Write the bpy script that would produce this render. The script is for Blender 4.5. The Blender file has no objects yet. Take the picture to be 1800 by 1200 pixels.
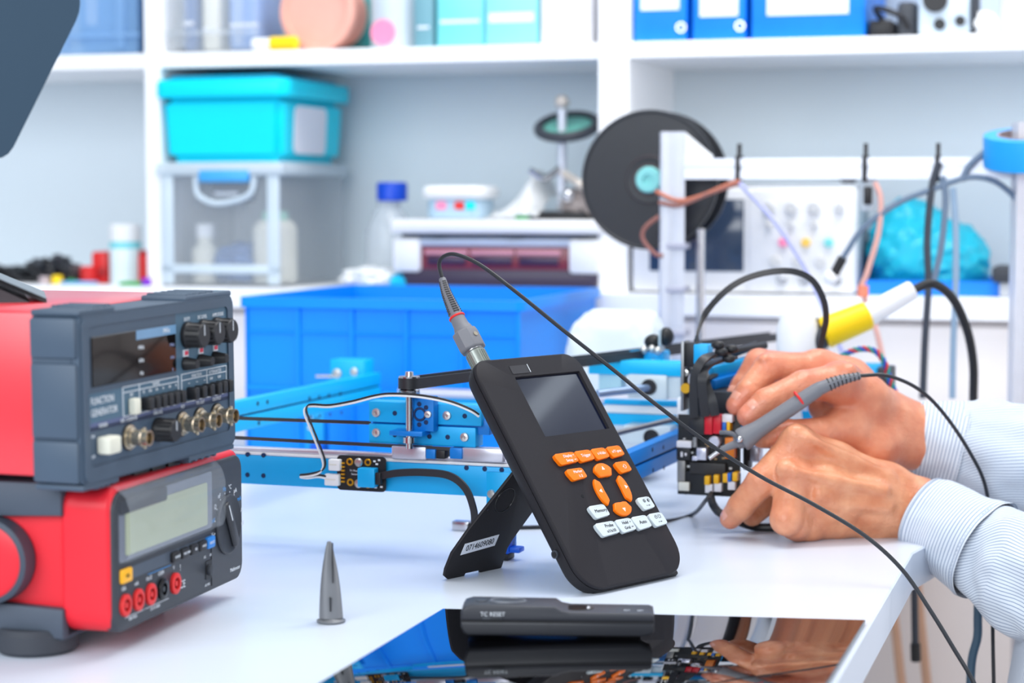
import bpy, bmesh, math, random
import numpy as np
from mathutils import Matrix, Vector, Euler, noise
random.seed(7)
C = bpy.context.scene.collection
PI = math.pi
F = 3500.0
CAMZ = 1.081
PITCH = math.atan(250/3500)
CP, SP = math.cos(PITCH), math.sin(PITCH)
TZ = 0.75                                   # table top height

# ---------------------------------------------------------------- measuring
def ray(px, py):
    a = (px-900)/F; b = (600-py)/F
    return Vector((a, CP+b*SP, -SP+b*CP))
def W(px, py, Y):
    d = ray(px, py); return Vector((0, 0, CAMZ)) + d*(Y/d.y)
def T(px, py, z=TZ):
    d = ray(px, py); return Vector((0, 0, CAMZ)) + d*((z-CAMZ)/d.z)
YAW = math.radians(-17)
E1 = Vector((math.cos(YAW), math.sin(YAW), 0)); E2 = Vector((-math.sin(YAW), math.cos(YAW), 0))
S0 = Vector((.144, 2.85, 0))
def RW(px, py, off=0.0):                     # point on the plane parallel to the shelf front
    d = ray(px, py); n = E2
    return Vector((0, 0, CAMZ)) + d*((n.dot(S0)+off)/n.dot(d))
def ROOM(s, t, z):                           # room coordinates -> world
    return Vector((S0.x, S0.y, 0)) + E1*s + E2*t + Vector((0, 0, z))
def room_s(px, off=0.0, py=350):
    return (RW(px, py, off)-S0).dot(E1)
def room_z(px, py, off=0.0):
    return RW(px, py, off).z

# ---------------------------------------------------------------- materials
MATS = {}
def lin(c):
    c = c/255.0
    return c/12.92 if c <= .04045 else ((c+.055)/1.055)**2.4
def pm(name, rgb, rough=.5, metal=0.0, vary=.06, scale=60.0, bump=0.0, spec=.5, trans=0.0, alpha=1.0,
       ior=1.45, coat=0.0, emit=0.0, sss=0.0, bscale=None):
    if name in MATS: return MATS[name]
    m = bpy.data.materials.new(name); m.use_nodes = True
    nt = m.node_tree; b = nt.nodes['Principled BSDF']
    col = tuple(lin(x) for x in rgb)
    tc = nt.nodes.new('ShaderNodeTexCoord')
    nz = nt.nodes.new('ShaderNodeTexNoise'); nz.inputs['Scale'].default_value = scale; nz.inputs['Detail'].default_value = 3
    nt.links.new(tc.outputs['Object'], nz.inputs['Vector'])
    mx = nt.nodes.new('ShaderNodeMix'); mx.data_type = 'RGBA'
    mx.inputs[6].default_value = tuple(x*(1-vary) for x in col)+(1,)
    mx.inputs[7].default_value = tuple(min(1, x*(1+vary)) for x in col)+(1,)
    nt.links.new(nz.outputs['Fac'], mx.inputs[0]); nt.links.new(mx.outputs[2], b.inputs['Base Color'])
    b.inputs['Roughness'].default_value = rough; b.inputs['Metallic'].default_value = metal
    b.inputs['Specular IOR Level'].default_value = spec; b.inputs['IOR'].default_value = ior
    b.inputs['Transmission Weight'].default_value = trans; b.inputs['Alpha'].default_value = alpha
    b.inputs['Coat Weight'].default_value = coat
    if emit: b.inputs['Emission Color'].default_value = col+(1,); b.inputs['Emission Strength'].default_value = emit
    if sss:
        b.inputs['Subsurface Weight'].default_value = sss; b.inputs['Subsurface Radius'].default_value = (.008, .003, .0015)
        b.inputs['Subsurface Scale'].default_value = 1.0
    if bump:
        n2 = nt.nodes.new('ShaderNodeTexNoise'); n2.inputs['Scale'].default_value = bscale or scale*6; n2.inputs['Detail'].default_value = 4
        nt.links.new(tc.outputs['Object'], n2.inputs['Vector'])
        bp = nt.nodes.new('ShaderNodeBump'); bp.inputs['Strength'].default_value = bump; bp.inputs['Distance'].default_value = .001
        nt.links.new(n2.outputs['Fac'], bp.inputs['Height']); nt.links.new(bp.outputs['Normal'], b.inputs['Normal'])
    MATS[name] = m
    return m

# ---------------------------------------------------------------- mesh builder
I4 = Matrix.Identity(4)
def Tm(x, y=None, z=None):
    return Matrix.Translation((x, y, z)) if y is not None else Matrix.Translation(x)
def Rx(a): return Matrix.Rotation(a, 4, 'X')
def Ry(a): return Matrix.Rotation(a, 4, 'Y')
def Rz(a): return Matrix.Rotation(a, 4, 'Z')
def frame(o, x, y, z):
    m = Matrix.Identity(4)
    for i, v in enumerate((x, y, z)):
        for j in range(3): m[j][i] = v[j]
    for j in range(3): m[j][3] = o[j]
    return m
def zframe(a, b, up=Vector((0, 0, 1))):      # frame at a whose Z points to b
    z = (Vector(b)-Vector(a)).normalized()
    if abs(z.dot(up)) > .98: up = Vector((0, 1, 0))
    x = up.cross(z).normalized(); y = z.cross(x)
    return frame(a, x, y, z)
def rrect(w, h, r, seg=5, x0=0.0, y0=0.0):   # rounded rectangle polygon, lower-left at x0,y0
    pts = []
    for cx, cy, a0 in ((w-r, r, -PI/2), (w-r, h-r, 0), (r, h-r, PI/2), (r, r, PI)):
        for i in range(seg+1):
            a = a0+PI/2*i/seg; pts.append((x0+cx+r*math.cos(a), y0+cy+r*math.sin(a)))
    return pts
def circ(r, n=24, cx=0.0, cy=0.0, ry=None):
    return [(cx+r*math.cos(2*PI*i/n), cy+(ry or r)*math.sin(2*PI*i/n)) for i in range(n)]
def spline(pts, n=8, closed=False):
    P = [Vector(p) for p in pts]; out = []
    if len(P) == 2: return [P[0].lerp(P[1], i/n) for i in range(n+1)]
    for i in range(len(P)-1):
        p0 = P[i-1] if i > 0 else P[0]*2-P[1]
        p1, p2 = P[i], P[i+1]
        p3 = P[i+2] if i+2 < len(P) else P[-1]*2-P[-2]
        for k in range(n):
            t = k/n
            out.append(.5*((2*p1)+(p2-p0)*t+(2*p0-5*p1+4*p2-p3)*t*t+(3*p1-p0-3*p2+p3)*t**3))
    out.append(P[-1]); return out
def frames_along(P):
    n = len(P); tang = []
    for i in range(n):
        a = P[max(i-1, 0)]; b = P[min(i+1, n-1)]; t = (b-a)
        tang.append(t.normalized() if t.length > 1e-9 else Vector((0, 0, 1)))
    up = Vector((0, 0, 1)) if abs(tang[0].z) < .9 else Vector((0, 1, 0))
    x = up.cross(tang[0]).normalized(); fr = []
    for i in range(n):
        t = tang[i]; x = (x-t*x.dot(t))
        x = x.normalized() if x.length > 1e-6 else t.orthogonal().normalized()
        fr.append((x, t.cross(x)))
    return tang, fr

class MB:
    def __init__(s): s.v = []; s.f = []; s.m = []; s.mats = []; s.uv = None
    def mi(s, m):
        if m not in s.mats: s.mats.append(m)
        return s.mats.index(m)
    def add(s, vs, fs, m, M=None):
        o = len(s.v); k = s.mi(m)
        s.v += [(M @ Vector(v)) if M is not None else Vector(v) for v in vs]
        s.f += [tuple(i+o for i in f) for f in fs]; s.m += [k]*len(fs); return s
    def addbm(s, bm, m, M=None):
        bm.verts.ensure_lookup_table(); bm.verts.index_update()
        s.add([v.co.copy() for v in bm.verts], [[v.index for v in f.verts] for f in bm.faces], m, M); bm.free(); return s
    def box(s, c, size, m, bev=0.0, seg=2, M=None):      # c = centre
        bm = bmesh.new(); bmesh.ops.create_cube(bm, size=1.0)
        for v in bm.verts: v.co = Vector((v.co.x*size[0]+c[0], v.co.y*size[1]+c[1], v.co.z*size[2]+c[2]))
        if bev: bmesh.ops.bevel(bm, geom=bm.edges[:], offset=min(bev, .49*min(size)), segments=seg, profile=.5, affect='EDGES')
        return s.addbm(bm, m, M)
    def b2(s, lo, hi, m, bev=0.0, seg=2, M=None):
        return s.box([(a+b)/2 for a, b in zip(lo, hi)], [abs(b-a) for a, b in zip(lo, hi)], m, bev, seg, M)
    def prism(s, poly, z0, z1, m, bev=0.0, seg=2, M=None, bev0=None):   # polygon in xy, extruded along z
        n = len(poly); bm = bmesh.new()
        lo = [bm.verts.new((x, y, z0)) for x, y in poly]; hi = [bm.verts.new((x, y, z1)) for x, y in poly]
        f0 = bm.faces.new(lo[::-1]); f1 = bm.faces.new(hi)
        for i in range(n): bm.faces.new((lo[i], lo[(i+1) % n], hi[(i+1) % n], hi[i]))
        bmesh.ops.recalc_face_normals(bm, faces=bm.faces[:])
        if bev:
            ed = list(f1.edges)
            if bev0 is None: ed += list(f0.edges)
            bmesh.ops.bevel(bm, geom=ed, offset=bev, segments=seg, profile=.5, affect='EDGES', clamp_overlap=True)
        return s.addbm(bm, m, M)
    def ringprism(s, outer, inner, z0, z1, m, M=None):   # frame between two polygons with equal counts
        n = len(outer); vs = []
        for z in (z0, z1):
            vs += [(x, y, z) for x, y in outer]; vs += [(x, y, z) for x, y in inner]
        fs = []
        for i in range(n):
            j = (i+1) % n
            fs += [(i, n+i, n+j, j), (2*n+i, 2*n+j, 3*n+j, 3*n+i), (i, j, 2*n+j, 2*n+i), (n+i, 3*n+i, 3*n+j, n+j)]
        return s.add(vs, fs, m, M)
    def lathe(s, prof, m, M=None, n=24):                 # profile of (r, z)
        vs = []; fs = []
        for r, z in prof:
            for i in range(n): a = 2*PI*i/n; vs.append((r*math.cos(a), r*math.sin(a), z))
        for k in range(len(prof)-1):
            for i in range(n):
                j = (i+1) % n; fs.append((k*n+i, k*n+j, (k+1)*n+j, (k+1)*n+i))
        if prof[0][0] > 1e-6: fs.append(tuple(range(n))[::-1])
        if prof[-1][0] > 1e-6: fs.append(tuple((len(prof)-1)*n+i for i in range(n)))
        return s.add(vs, fs, m, M)
    def cyl(s, a, b, r, m, r2=None, n=20, bev=0.0):
        a = Vector(a); b = Vector(b); L = (b-a).length; r2 = r if r2 is None else r2
        pr = [(r, 0), (r2, L)] if not bev else [(r-bev, 0), (r, bev), (r2, L-bev), (r2-bev, L)]
        return s.lathe(pr, m, zframe(a, b), n)
    def tube(s, pts, r, m, n=10, sm=8, caps=True):
        P = spline(pts, sm) if sm else [Vector(p) for p in pts]
        N = len(P); tang, fr = frames_along(P); vs = []; fs = []
        for i, p in enumerate(P):
            rr = r if not callable(r) else r(i/(N-1))
            x, y = fr[i]
            for k in range(n): a = 2*PI*k/n; vs.append(p+x*(rr*math.cos(a))+y*(rr*math.sin(a)))
        for i in range(N-1):
            for k in range(n):
                j = (k+1) % n; fs.append((i*n+k, i*n+j, (i+1)*n+j, (i+1)*n+k))
        if caps: fs += [tuple(range(n))[::-1], tuple((N-1)*n+k for k in range(n))]
        return s.add(vs, fs, m)
    def ribbon(s, pts, w, t, m, wdir, sm=8, wd2=None):    # flat cable; wdir = width direction
        P = spline(pts, sm) if sm else [Vector(p) for p in pts]
        N = len(P); tang, _ = frames_along(P); vs = []; fs = []; wdir = Vector(wdir)
        for i, p in enumerate(P):
            d = wdir if wd2 is None else wdir.lerp(Vector(wd2), i/(N-1))
            x = (d-tang[i]*d.dot(tang[i])).normalized(); y = tang[i].cross(x)
            for a, b in ((-1, -1), (1, -1), (1, 1), (-1, 1)): vs.append(p+x*(a*w/2)+y*(b*t/2))
        for i in range(N-1):
            for k in range(4):
                j = (k+1) % 4; fs.append((i*4+k, i*4+j, (i+1)*4+j, (i+1)*4+k))
        fs += [(3, 2, 1, 0), tuple((N-1)*4+k for k in range(4))]
        return s.add(vs, fs, m)
    def ball(s, c, r, m, M=None, seg=16, ring=10):
        r = (r, r, r) if not hasattr(r, '__len__') else r
        bm = bmesh.new(); bmesh.ops.create_uvsphere(bm, u_segments=seg, v_segments=ring, radius=1)
        for v in bm.verts: v.co = Vector((v.co.x*r[0]+c[0], v.co.y*r[1]+c[1], v.co.z*r[2]+c[2]))
        return s.addbm(bm, m, M)
    def blob(s, c, r, m, amp=.2, fr=3.0, sub=4, seed=0, flat=None, M=None):
        bm = bmesh.new(); bmesh.ops.create_icosphere(bm, subdivisions=sub, radius=1)
        r = (r, r, r) if not hasattr(r, '__len__') else r
        for v in bm.verts:
            d = v.co.normalized(); q = d*fr+Vector((seed*3.1, seed*1.7, seed))
            k = 1+amp*(noise.noise(q)+.6*abs(noise.noise(q*2.3))+.3*noise.noise(q*5))
            p = Vector((d.x*r[0]*k, d.y*r[1]*k, d.z*r[2]*k))
            if flat is not None: p.z = max(p.z, flat)
            v.co = p+Vector(c)
        return s.addbm(bm, m, M)
    def torus(s, R, r, m, M=None, n=32, k=10, sz=1.0):
        vs = []; fs = []
        for i in range(n):
            a = 2*PI*i/n
            for j in range(k):
                b = 2*PI*j/k; q = R+r*math.cos(b); vs.append((q*math.cos(a), q*math.sin(a), r*sz*math.sin(b)))
        for i in range(n):
            for j in range(k):
                i2 = (i+1) % n; j2 = (j+1) % k; fs.append((i*k+j, i2*k+j, i2*k+j2, i*k+j2))
        return s.add(vs, fs, m, M)
    def text(s, txt, size, m, M, ext=.0002, align='CENTER', sx=1.0):   # text in the xy plane of M, raised along +z
        cu = bpy.data.curves.new('t', 'FONT'); cu.body = txt; cu.size = size; cu.extrude = ext/2
        cu.align_x = align; cu.align_y = 'CENTER'; cu.resolution_u = 3
        ob = bpy.data.objects.new('t', cu); C.objects.link(ob)
        dg = bpy.context.evaluated_depsgraph_get(); me = ob.evaluated_get(dg).to_mesh()
        S = Matrix.Diagonal((sx, 1, 1, 1))
        s.add([v.co.copy() for v in me.vertices], [tuple(p.vertices) for p in me.polygons], m, M @ Tm(0, 0, ext/2) @ S)
        ob.evaluated_get(dg).to_mesh_clear(); bpy.data.objects.remove(ob); bpy.data.curves.remove(cu); return s
    def mesh(s, name, inv=None, smooth=True, ang=35):
        me = bpy.data.meshes.new(name)
        me.from_pydata([tuple(inv @ v) if inv is not None else tuple(v) for v in s.v], [], s.f)
        for m in s.mats: me.materials.append(m)
        me.polygons.foreach_set('material_index', s.m)
        if smooth:
            me.polygons.foreach_set('use_smooth', [True]*len(s.f))
            me.set_sharp_from_angle(angle=math.radians(ang))
        if s.uv is not None:
            ul = me.uv_layers.new(name='UVMap')
            for l in me.loops: ul.data[l.index].uv = s.uv[l.vertex_index]
        me.update(); return me

WM = {}                                       # world matrices of empties and objects, kept by name
def tagit(o, label, cat, group=None, kind=None):
    if label: o['label'] = label
    if cat: o['category'] = cat
    if group: o['group'] = group
    if kind: o['kind'] = kind
    return o
def thing(name, label, cat, M, group=None):   # an empty at the base of a thing
    o = bpy.data.objects.new(name, None); C.objects.link(o); o.empty_display_size = .02
    if not isinstance(M, Matrix): M = Tm(M)
    o.matrix_world = M; WM[o.name] = M.copy(); return tagit(o, label, cat, group)
def part(name, mb, parent, world=False, label=None, smooth=True, ang=35, kind=None):
    PM = WM[parent.name]; inv = PM.inverted() if world else None
    o = bpy.data.objects.new(name, mb.mesh(name, inv, smooth, ang)); C.objects.link(o); o.parent = parent
    WM[o.name] = PM.copy()
    if label: o['label'] = label
    if kind: o['kind'] = kind
    return o
def single(name, mb, label, cat, M=None, world_origin=None, group=None, kind=None, smooth=True, ang=35):
    inv = None
    if M is None:
        M = Tm(world_origin) if world_origin is not None else I4
        if world_origin is not None: inv = M.inverted()
    o = bpy.data.objects.new(name, mb.mesh(name, inv, smooth, ang)); C.objects.link(o)
    o.matrix_world = M; WM[o.name] = M.copy(); return tagit(o, label, cat, group, kind)
def structure(name, mb, smooth=True):
    o = bpy.data.objects.new(name, mb.mesh(name, None, smooth)); C.objects.link(o); o['kind'] = 'structure'; return o
def copy_tree(o, parent=None, M=None):
    c = o.copy(); C.objects.link(c)
    if parent: c.parent = parent
    if M is not None: c.matrix_world = M; WM[c.name] = M.copy()
    for ch in list(o.children): copy_tree(ch, c)
    return c
def pose(o, yaw, lean, roll):                 # matrix of an upright instrument: x right, y into it, z up
    U = Vector((math.cos(yaw), math.sin(yaw), 0)); N = Vector((math.sin(yaw), -math.cos(yaw), 0)); Z = Vector((0, 0, 1))
    V = Z*math.cos(lean)-N*math.sin(lean); N = U.cross(V)
    U2 = U*math.cos(roll)+V*math.sin(roll); V2 = V*math.cos(roll)-U*math.sin(roll)
    return frame(o, U2, -N, V2)
FRONT = Matrix(((1, 0, 0, 0), (0, 0, -1, 0), (0, 1, 0, 0), (0, 0, 0, 1)))   # polygon xy -> face xz, +z of it points out (-y)
def on(u, v, out=0.0): return Tm(u, -out, v) @ FRONT

# ---------------------------------------------------------------- implicit surfaces (hands, arms)
def surface_nets(f, org, h):
    nx, ny, nz = f.shape; s = f < 0
    cnt = np.zeros((nx-1, ny-1, nz-1), np.int8)
    cs = [(i, j, k) for i in (0, 1) for j in (0, 1) for k in (0, 1)]
    sl = lambda o: (slice(o[0], nx-1+o[0]), slice(o[1], ny-1+o[1]), slice(o[2], nz-1+o[2]))
    for o in cs: cnt += s[sl(o)]
    mix = (cnt > 0) & (cnt < 8); idx = -np.ones(mix.shape, np.int64); ii = np.argwhere(mix); idx[mix] = np.arange(len(ii))
    acc = np.zeros((len(ii), 3)); num = np.zeros(len(ii))
    val = {o: f[ii[:, 0]+o[0], ii[:, 1]+o[1], ii[:, 2]+o[2]] for o in cs}
    for a in cs:
        for ax in range(3):
            if a[ax]: continue
            b = list(a); b[ax] = 1; b = tuple(b)
            va, vb = val[a], val[b]; cr = (va < 0) != (vb < 0)
            t = np.where(cr, va/np.where(cr, va-vb, 1), 0)
            p = np.array(a, float)[None, :].repeat(len(ii), 0); p[:, ax] += t
            acc[cr] += p[cr]; num[cr] += 1
    V = (ii+acc/num[:, None])*h+np.array(org); Fq = []
    for ax in range(3):
        o1, o2 = [(1, 2), (2, 0), (0, 1)][ax]
        d = [slice(None)]*3; e = [slice(None)]*3; d[ax] = slice(0, -1); e[ax] = slice(1, None)
        ch = s[tuple(d)] != s[tuple(e)]; ins = s[tuple(d)]
        E = np.argwhere(ch)
        ok = (E[:, o1] > 0) & (E[:, o2] > 0) & (E[:, o1] < f.shape[o1]-1) & (E[:, o2] < f.shape[o2]-1)
        E = E[ok]; flag = ins[E[:, 0], E[:, 1], E[:, 2]]
        q = []
        for da, db in ((-1, -1), (0, -1), (0, 0), (-1, 0)):
            c = E.copy(); c[:, o1] += da; c[:, o2] += db; q.append(idx[c[:, 0], c[:, 1], c[:, 2]])
        q = np.stack(q, 1); q[~flag] = q[~flag][:, ::-1]; Fq.append(q)
    return V, np.concatenate(Fq)
class SDF:
    def __init__(s, lo, hi, h):
        s.lo = np.array(lo, float); s.h = h
        s.n = np.ceil((np.array(hi)-s.lo)/h).astype(int)+1
        s.f = np.full(tuple(s.n), .03, np.float32)
    def _block(s, mn, mx):
        a = np.clip(np.floor((mn-s.lo)/s.h).astype(int), 0, s.n-1); b = np.clip(np.ceil((mx-s.lo)/s.h).astype(int)+1, 0, s.n)
        g = np.meshgrid(*[s.lo[i]+np.arange(a[i], b[i])*s.h for i in range(3)], indexing='ij')
        return tuple(slice(a[i], b[i]) for i in range(3)), np.stack(g, -1)
    @staticmethod
    def smin(a, b, k):
        if k <= 0: return np.minimum(a, b)
        q = np.maximum(k-np.abs(a-b), 0)/k
        return np.minimum(a, b)-q*q*k*.25
    def cap(s, f, a, b, ra, rb, k, sub=False):
        a = np.array(a, float); b = np.array(b, float); m = max(ra, rb)+.024
        bl, P = s._block(np.minimum(a, b)-m, np.maximum(a, b)+m)
        if P.size == 0: return
        ab = b-a; t = np.clip(((P-a) @ ab)/max(ab @ ab, 1e-12), 0, 1)
        d = np.linalg.norm(P-a-t[..., None]*ab, axis=-1)-(ra+(rb-ra)*t)
        if sub: f[bl] = -s.smin(-f[bl], d, k)
        else: f[bl] = s.smin(f[bl], d.astype(np.float32), k)
    def ell(s, f, c, M3, r, k):              # ellipsoid with axes columns M3, radii r
        c = np.array(c, float); m = max(r)+.02
        bl, P = s._block(c-m, c+m)
        if P.size == 0: return
        q = ((P-c) @ np.array(M3))/np.array(r); l = np.linalg.norm(q, axis=-1)
        g = np.linalg.norm(q/np.array(r), axis=-1)
        d = l*(l-1)/np.maximum(g, 1e-9)
        f[bl] = s.smin(f[bl], d.astype(np.float32), k)
# ================================================================ materials
white_lam = pm('white_laminate', (238, 240, 244), .38, vary=.015, scale=8)
table_white = pm('table_white', (214, 222, 235), .3, vary=.012, scale=6)
shelf_white = pm('shelf_white', (248, 249, 252), .45, vary=.01, scale=5)
back_grey = pm('back_panel', (224, 235, 242), .6, vary=.02, scale=4)
floor_m = pm('floor_vinyl', (214, 206, 204), .55, vary=.04, scale=9)
wall_m = pm('wall_paint', (228, 231, 236), .7, vary=.02, scale=5)
cab_m = pm('cabinet_front', (240, 234, 232), .5, vary=.015, scale=5)
beech = pm('beech_edge', (222, 178, 148), .5, vary=.12, scale=30)
black = pm('black_plastic', (30, 30, 34), .45, vary=.1)
black_gloss = pm('black_gloss', (16, 16, 19), .15, vary=.05)
rubber = pm('black_rubber', (24, 25, 29), .5, vary=.12, bump=.1, scale=80)
grey_dark = pm('dark_grey_plastic', (58, 62, 70), .5)
steel = pm('steel', (200, 200, 205), .22, 1.0)
alu = pm('aluminium', (216, 220, 232), .38, .5)
white_pl = pm('white_plastic', (240, 241, 243), .4, vary=.02)

# ================================================================ the room
mb = MB(); mb.b2((-3, -1.2, -.1), (4, 6, 0), floor_m); structure('floor', mb)
mb = MB(); mb.b2((-2.2, .42, 0), (2.4, .50, 2.7), wall_m, M=frame(ROOM(0, 0, 0), E1, E2, Vector((0, 0, 1)))); structure('wall_back', mb)

# ---- work table: polygon with an obtuse corner at right
def zf(p): return (p.x, p.y)
c0 = T(1605, 971); far_dir = Vector((.47, .883, 0))
ne = c0+E2*-1.05
bk_r = c0+far_dir*.62
tpoly = [zf(ne), zf(c0), zf(bk_r), zf(ROOM(.9, -.06, 0)), zf(ROOM(-1.3, -.06, 0)), zf(ne-E1*1.5)]
t = thing('work_table', 'white laminate work table under all the instruments', 'table', (0, 1.7, 0))
mb = MB(); mb.prism(tpoly, TZ-.037, TZ, table_white, bev=.0015, seg=1); part('tabletop', mb, t, world=True)
for lp in (ROOM(-1.15, -.16, 0), ROOM(.6, -.16, 0), ne-E1*1.35+E2*.1, ne-E1*.14+E2*.1):
    mb = MB(); mb.box((lp.x, lp.y, (TZ-.037)/2), (.05, .05, TZ-.037), alu, .004); part('leg', mb, t, world=True)

# ---- shelf unit with counter along the back wall
CZ = room_z(1250, 516)                        # counter height
RM = frame(ROOM(0, 0, 0), E1, E2, Vector((0, 0, 1)))
Z1 = room_z(1000, 104); Z2 = room_z(1000, 76) # middle shelf board
su = thing('shelf_unit', 'white open shelf unit with counter along the back wall', 'shelf', RM)
sL = room_s(270); D_ = .30
def sbox(name, lo, hi, m=shelf_white, bev=.001):
    mb = MB(); mb.b2(lo, hi, m, bev, 1); return part(name, mb, su)
for sx, w in ((sL-.90, .025), (sL, .025), (-.0, .044), (.95, .025)):
    sbox('upright', (sx-w/2, 0, CZ), (sx+w/2, D_, 2.05))
sbox('shelf_board', (sL-.9, .003, Z1), (-.022, D_, Z2)); sbox('shelf_board', (.022, .003, Z1), (.94, D_, Z2))
sbox('shelf_board', (sL-.9, .003, 1.70), (-.022, D_, 1.725)); sbox('shelf_board', (.022, .003, 1.70), (.94, D_, 1.725))
sbox('back_panel', (sL-.9, D_, CZ), (.95, D_+.012, 2.05), back_grey)
sbox('counter', (-2.1, -.03, CZ-.03), (1.9, .4, CZ))
# cabinets below the counter
for i, (a, b) in enumerate(((-2.0, -1.36), (-1.355, -.72), (-.715, -.08), (-.075, .3), (.305, .66), (.665, 1.03), (1.035, 1.6))):
    cn = thing('base_cabinet', ['plain white base cabinet farthest to the left under the counter', 'white base cabinet hidden behind the red instruments',
        'white base cabinet behind the blue bin', 'white base cabinet behind the white bag and extrusion post', 'white base cabinet behind the yellow-collared tool',
        'white base cabinet with beech edge behind the striped sleeves', 'white base cabinet at the right end beyond the sleeves'][i], 'cabinet',
        RM @ Tm(a, 0, 0), 'base cabinets under the counter')
    w = b-a
    mb = MB(); mb.b2((0, .015, .06), (w, .40, CZ-.031), cab_m, .001, 1); part('body', mb, cn)
    mb = MB(); mb.b2((.003, -.002, .08), (w-.003, .014, CZ-.23), cab_m, .002); part('door', mb, cn)
    dr = MB(); dr.b2((.003, -.002, CZ-.222), (w-.003, .014, CZ-.04), cab_m, .002); part('drawer', dr, cn)
    if a > .2:
        mb = MB(); mb.b2((w-.005, -.004, .06), (w+.003, .012, CZ-.24), beech); part('edge_strip', mb, cn, label='beech edge strip')
# ================================================================ things on the shelves (blurred background)
def rb(px0, py0, px1, py1, off=.01):          # pixel box on a plane -> room-aligned frame, width, height
    a = RW(px0, py1, off); b = RW(px1, py0, off)
    return frame(a, E1, E2, Vector((0, 0, 1))), (b-a).dot(E1), b.z-a.z
def on_shelf(px0, px1, py0, z, off):          # same, standing on the surface at height z
    a = RW(px0, 350, off); b = RW(px1, 350, off); o = Vector((a.x, a.y, z))
    return frame(o, E1, E2, Vector((0, 0, 1))), (b-a).dot(E1), RW((px0+px1)/2, py0, off).z-z
blue_f = pm('folder_blue', (0, 132, 240), .4); label_w = pm('paper_label', (232, 236, 246), .7, vary=.02)
cyan_b = pm('cyan_plastic', (0, 222, 245), .35, vary=.02, spec=.3); bin_b = pm('bin_blue', (0, 146, 250), .38, vary=.02, spec=.35)
clear = pm('clear_plastic', (236, 245, 254), .15, alpha=.15, vary=.01)
clear_blue = pm('clear_blue_plastic', (150, 195, 240), .2, alpha=.4, vary=.03)
frost = pm('frosted_plastic', (222, 236, 246), .35, alpha=.72, vary=.02)
teal = pm('teal_plastic', (120, 216, 226), .4); red_pl = pm('red_plastic', (222, 42, 42), .4)
navy = pm('navy_plastic', (70, 105, 160), .5); salmon = pm('salmon', (240, 160, 140), .5)
yellow = pm('yellow_plastic', (252, 212, 0), .4, vary=.02); pink = pm('pink_plastic', (250, 140, 180), .5)
orange = pm('orange_plastic', (240, 120, 20), .4); green = pm('green_plastic', (20, 165, 70), .4)
cap_blue = pm('cap_blue', (0, 70, 200), .4); purple = pm('purple', (130, 50, 200), .5)
teal_glass = pm('teal_glass', (110, 190, 175), .15, alpha=.85)
cream = pm('cream_plastic', (226, 224, 212), .5); glassy = pm('bottle_glass', (214, 222, 230), .12, alpha=.45)
ZS = Z2
# ---- three blue lever-arch files, upper right
for i, (x0, x1, lb) in enumerate(((1112, 1205, 'narrow blue lever arch file, leftmost of three on the upper shelf'),
                              (1215, 1308, 'narrow blue lever arch file, middle of three on the upper shelf'),
                              (1318, 1516, 'widest blue box file on the upper shelf'))):
    M, w, h = on_shelf(x0, x1, -260, ZS, .02)
    f = thing('box_file', lb, 'file', M, 'blue files on the upper shelf')
    mb = MB(); mb.b2((0, 0, 0), (w, .25, h), blue_f, .003); part('spine', mb, f)
    mb = MB(); mb.b2((w*.14, -.0012, h*(.13 if i else .17)), (w*.86, .001, h*.55), label_w); part('paper_label', mb, f, label='white spine label')
    if i < 2:
        mb = MB(); mb.torus(.006, .002, steel, Tm(w*.9, -.001, .02) @ Rx(PI/2), 16, 6); part('ring', mb, f)
# ---- electronics right of the files
M, w, h = on_shelf(1522, 1604, -5, ZS, .03)
dv = thing('power_adapter', 'dark tangled power adapters right of the wide blue file', 'adapter', M)
mb = MB(); mb.b2((0, 0, 0), (w*.55, .09, h*.45), black, .006); part('brick', mb, dv)
mb = MB(); mb.b2((w*.6, .01, 0), (w, .08, h*.9), grey_dark, .006); part('brick', mb, dv)
mb = MB(); mb.tube([(w*.3, .03, h*.4), (w*.2, -.02, h*.7), (w*.7, -.03, h*.5), (w*.9, -.02, .01)], .004, black); part('cord', mb, dv)
M, w, h = on_shelf(1608, 1702, -40, ZS, .03)
dv = thing('camera_module', 'white device with dark round openings on the upper right shelf', 'device', M)
mb = MB(); mb.b2((0, 0, 0), (w, .08, h), pm('pale_blue_plastic', (205, 222, 238), .4), .008); part('case', mb, dv)
for u, v, r in ((.33, .62, .017), (.42, .2, .008), (.8, .25, .007)):
    mb = MB(); mb.cyl((w*u, .001, h*v), (w*u, -.006, h*v), r, black, n=20); part('lens', mb, dv)
mb = MB(); mb.b2((w*1.0, -.004, h*.05), (w*1.12, .05, h*.95), grey_dark, .004); part('bracket', mb, dv)
M, w, h = on_shelf(1698, 1748, 17, ZS, .02)
mb = MB(); mb.blob((w/2, .03, h*.45), (w*.5, .03, h*.55), white_pl, .15, flat=-h*.42); single('plastic_bag', mb, 'small crumpled white bag at the right of the upper shelf', 'bag', M)
M, w, h = on_shelf(1752, 1830, -70, ZS, .05)
mb = MB(); mb.b2((0, 0, 0), (w, .12, h), pm('grey_card', (200, 204, 208), .6), .004); mb.b2((-.001, -.001, h*.6), (w+.001, .121, h*.64), label_w); single('storage_box', mb, 'pale grey carton at the far right of the upper shelf', 'box', M)

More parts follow.
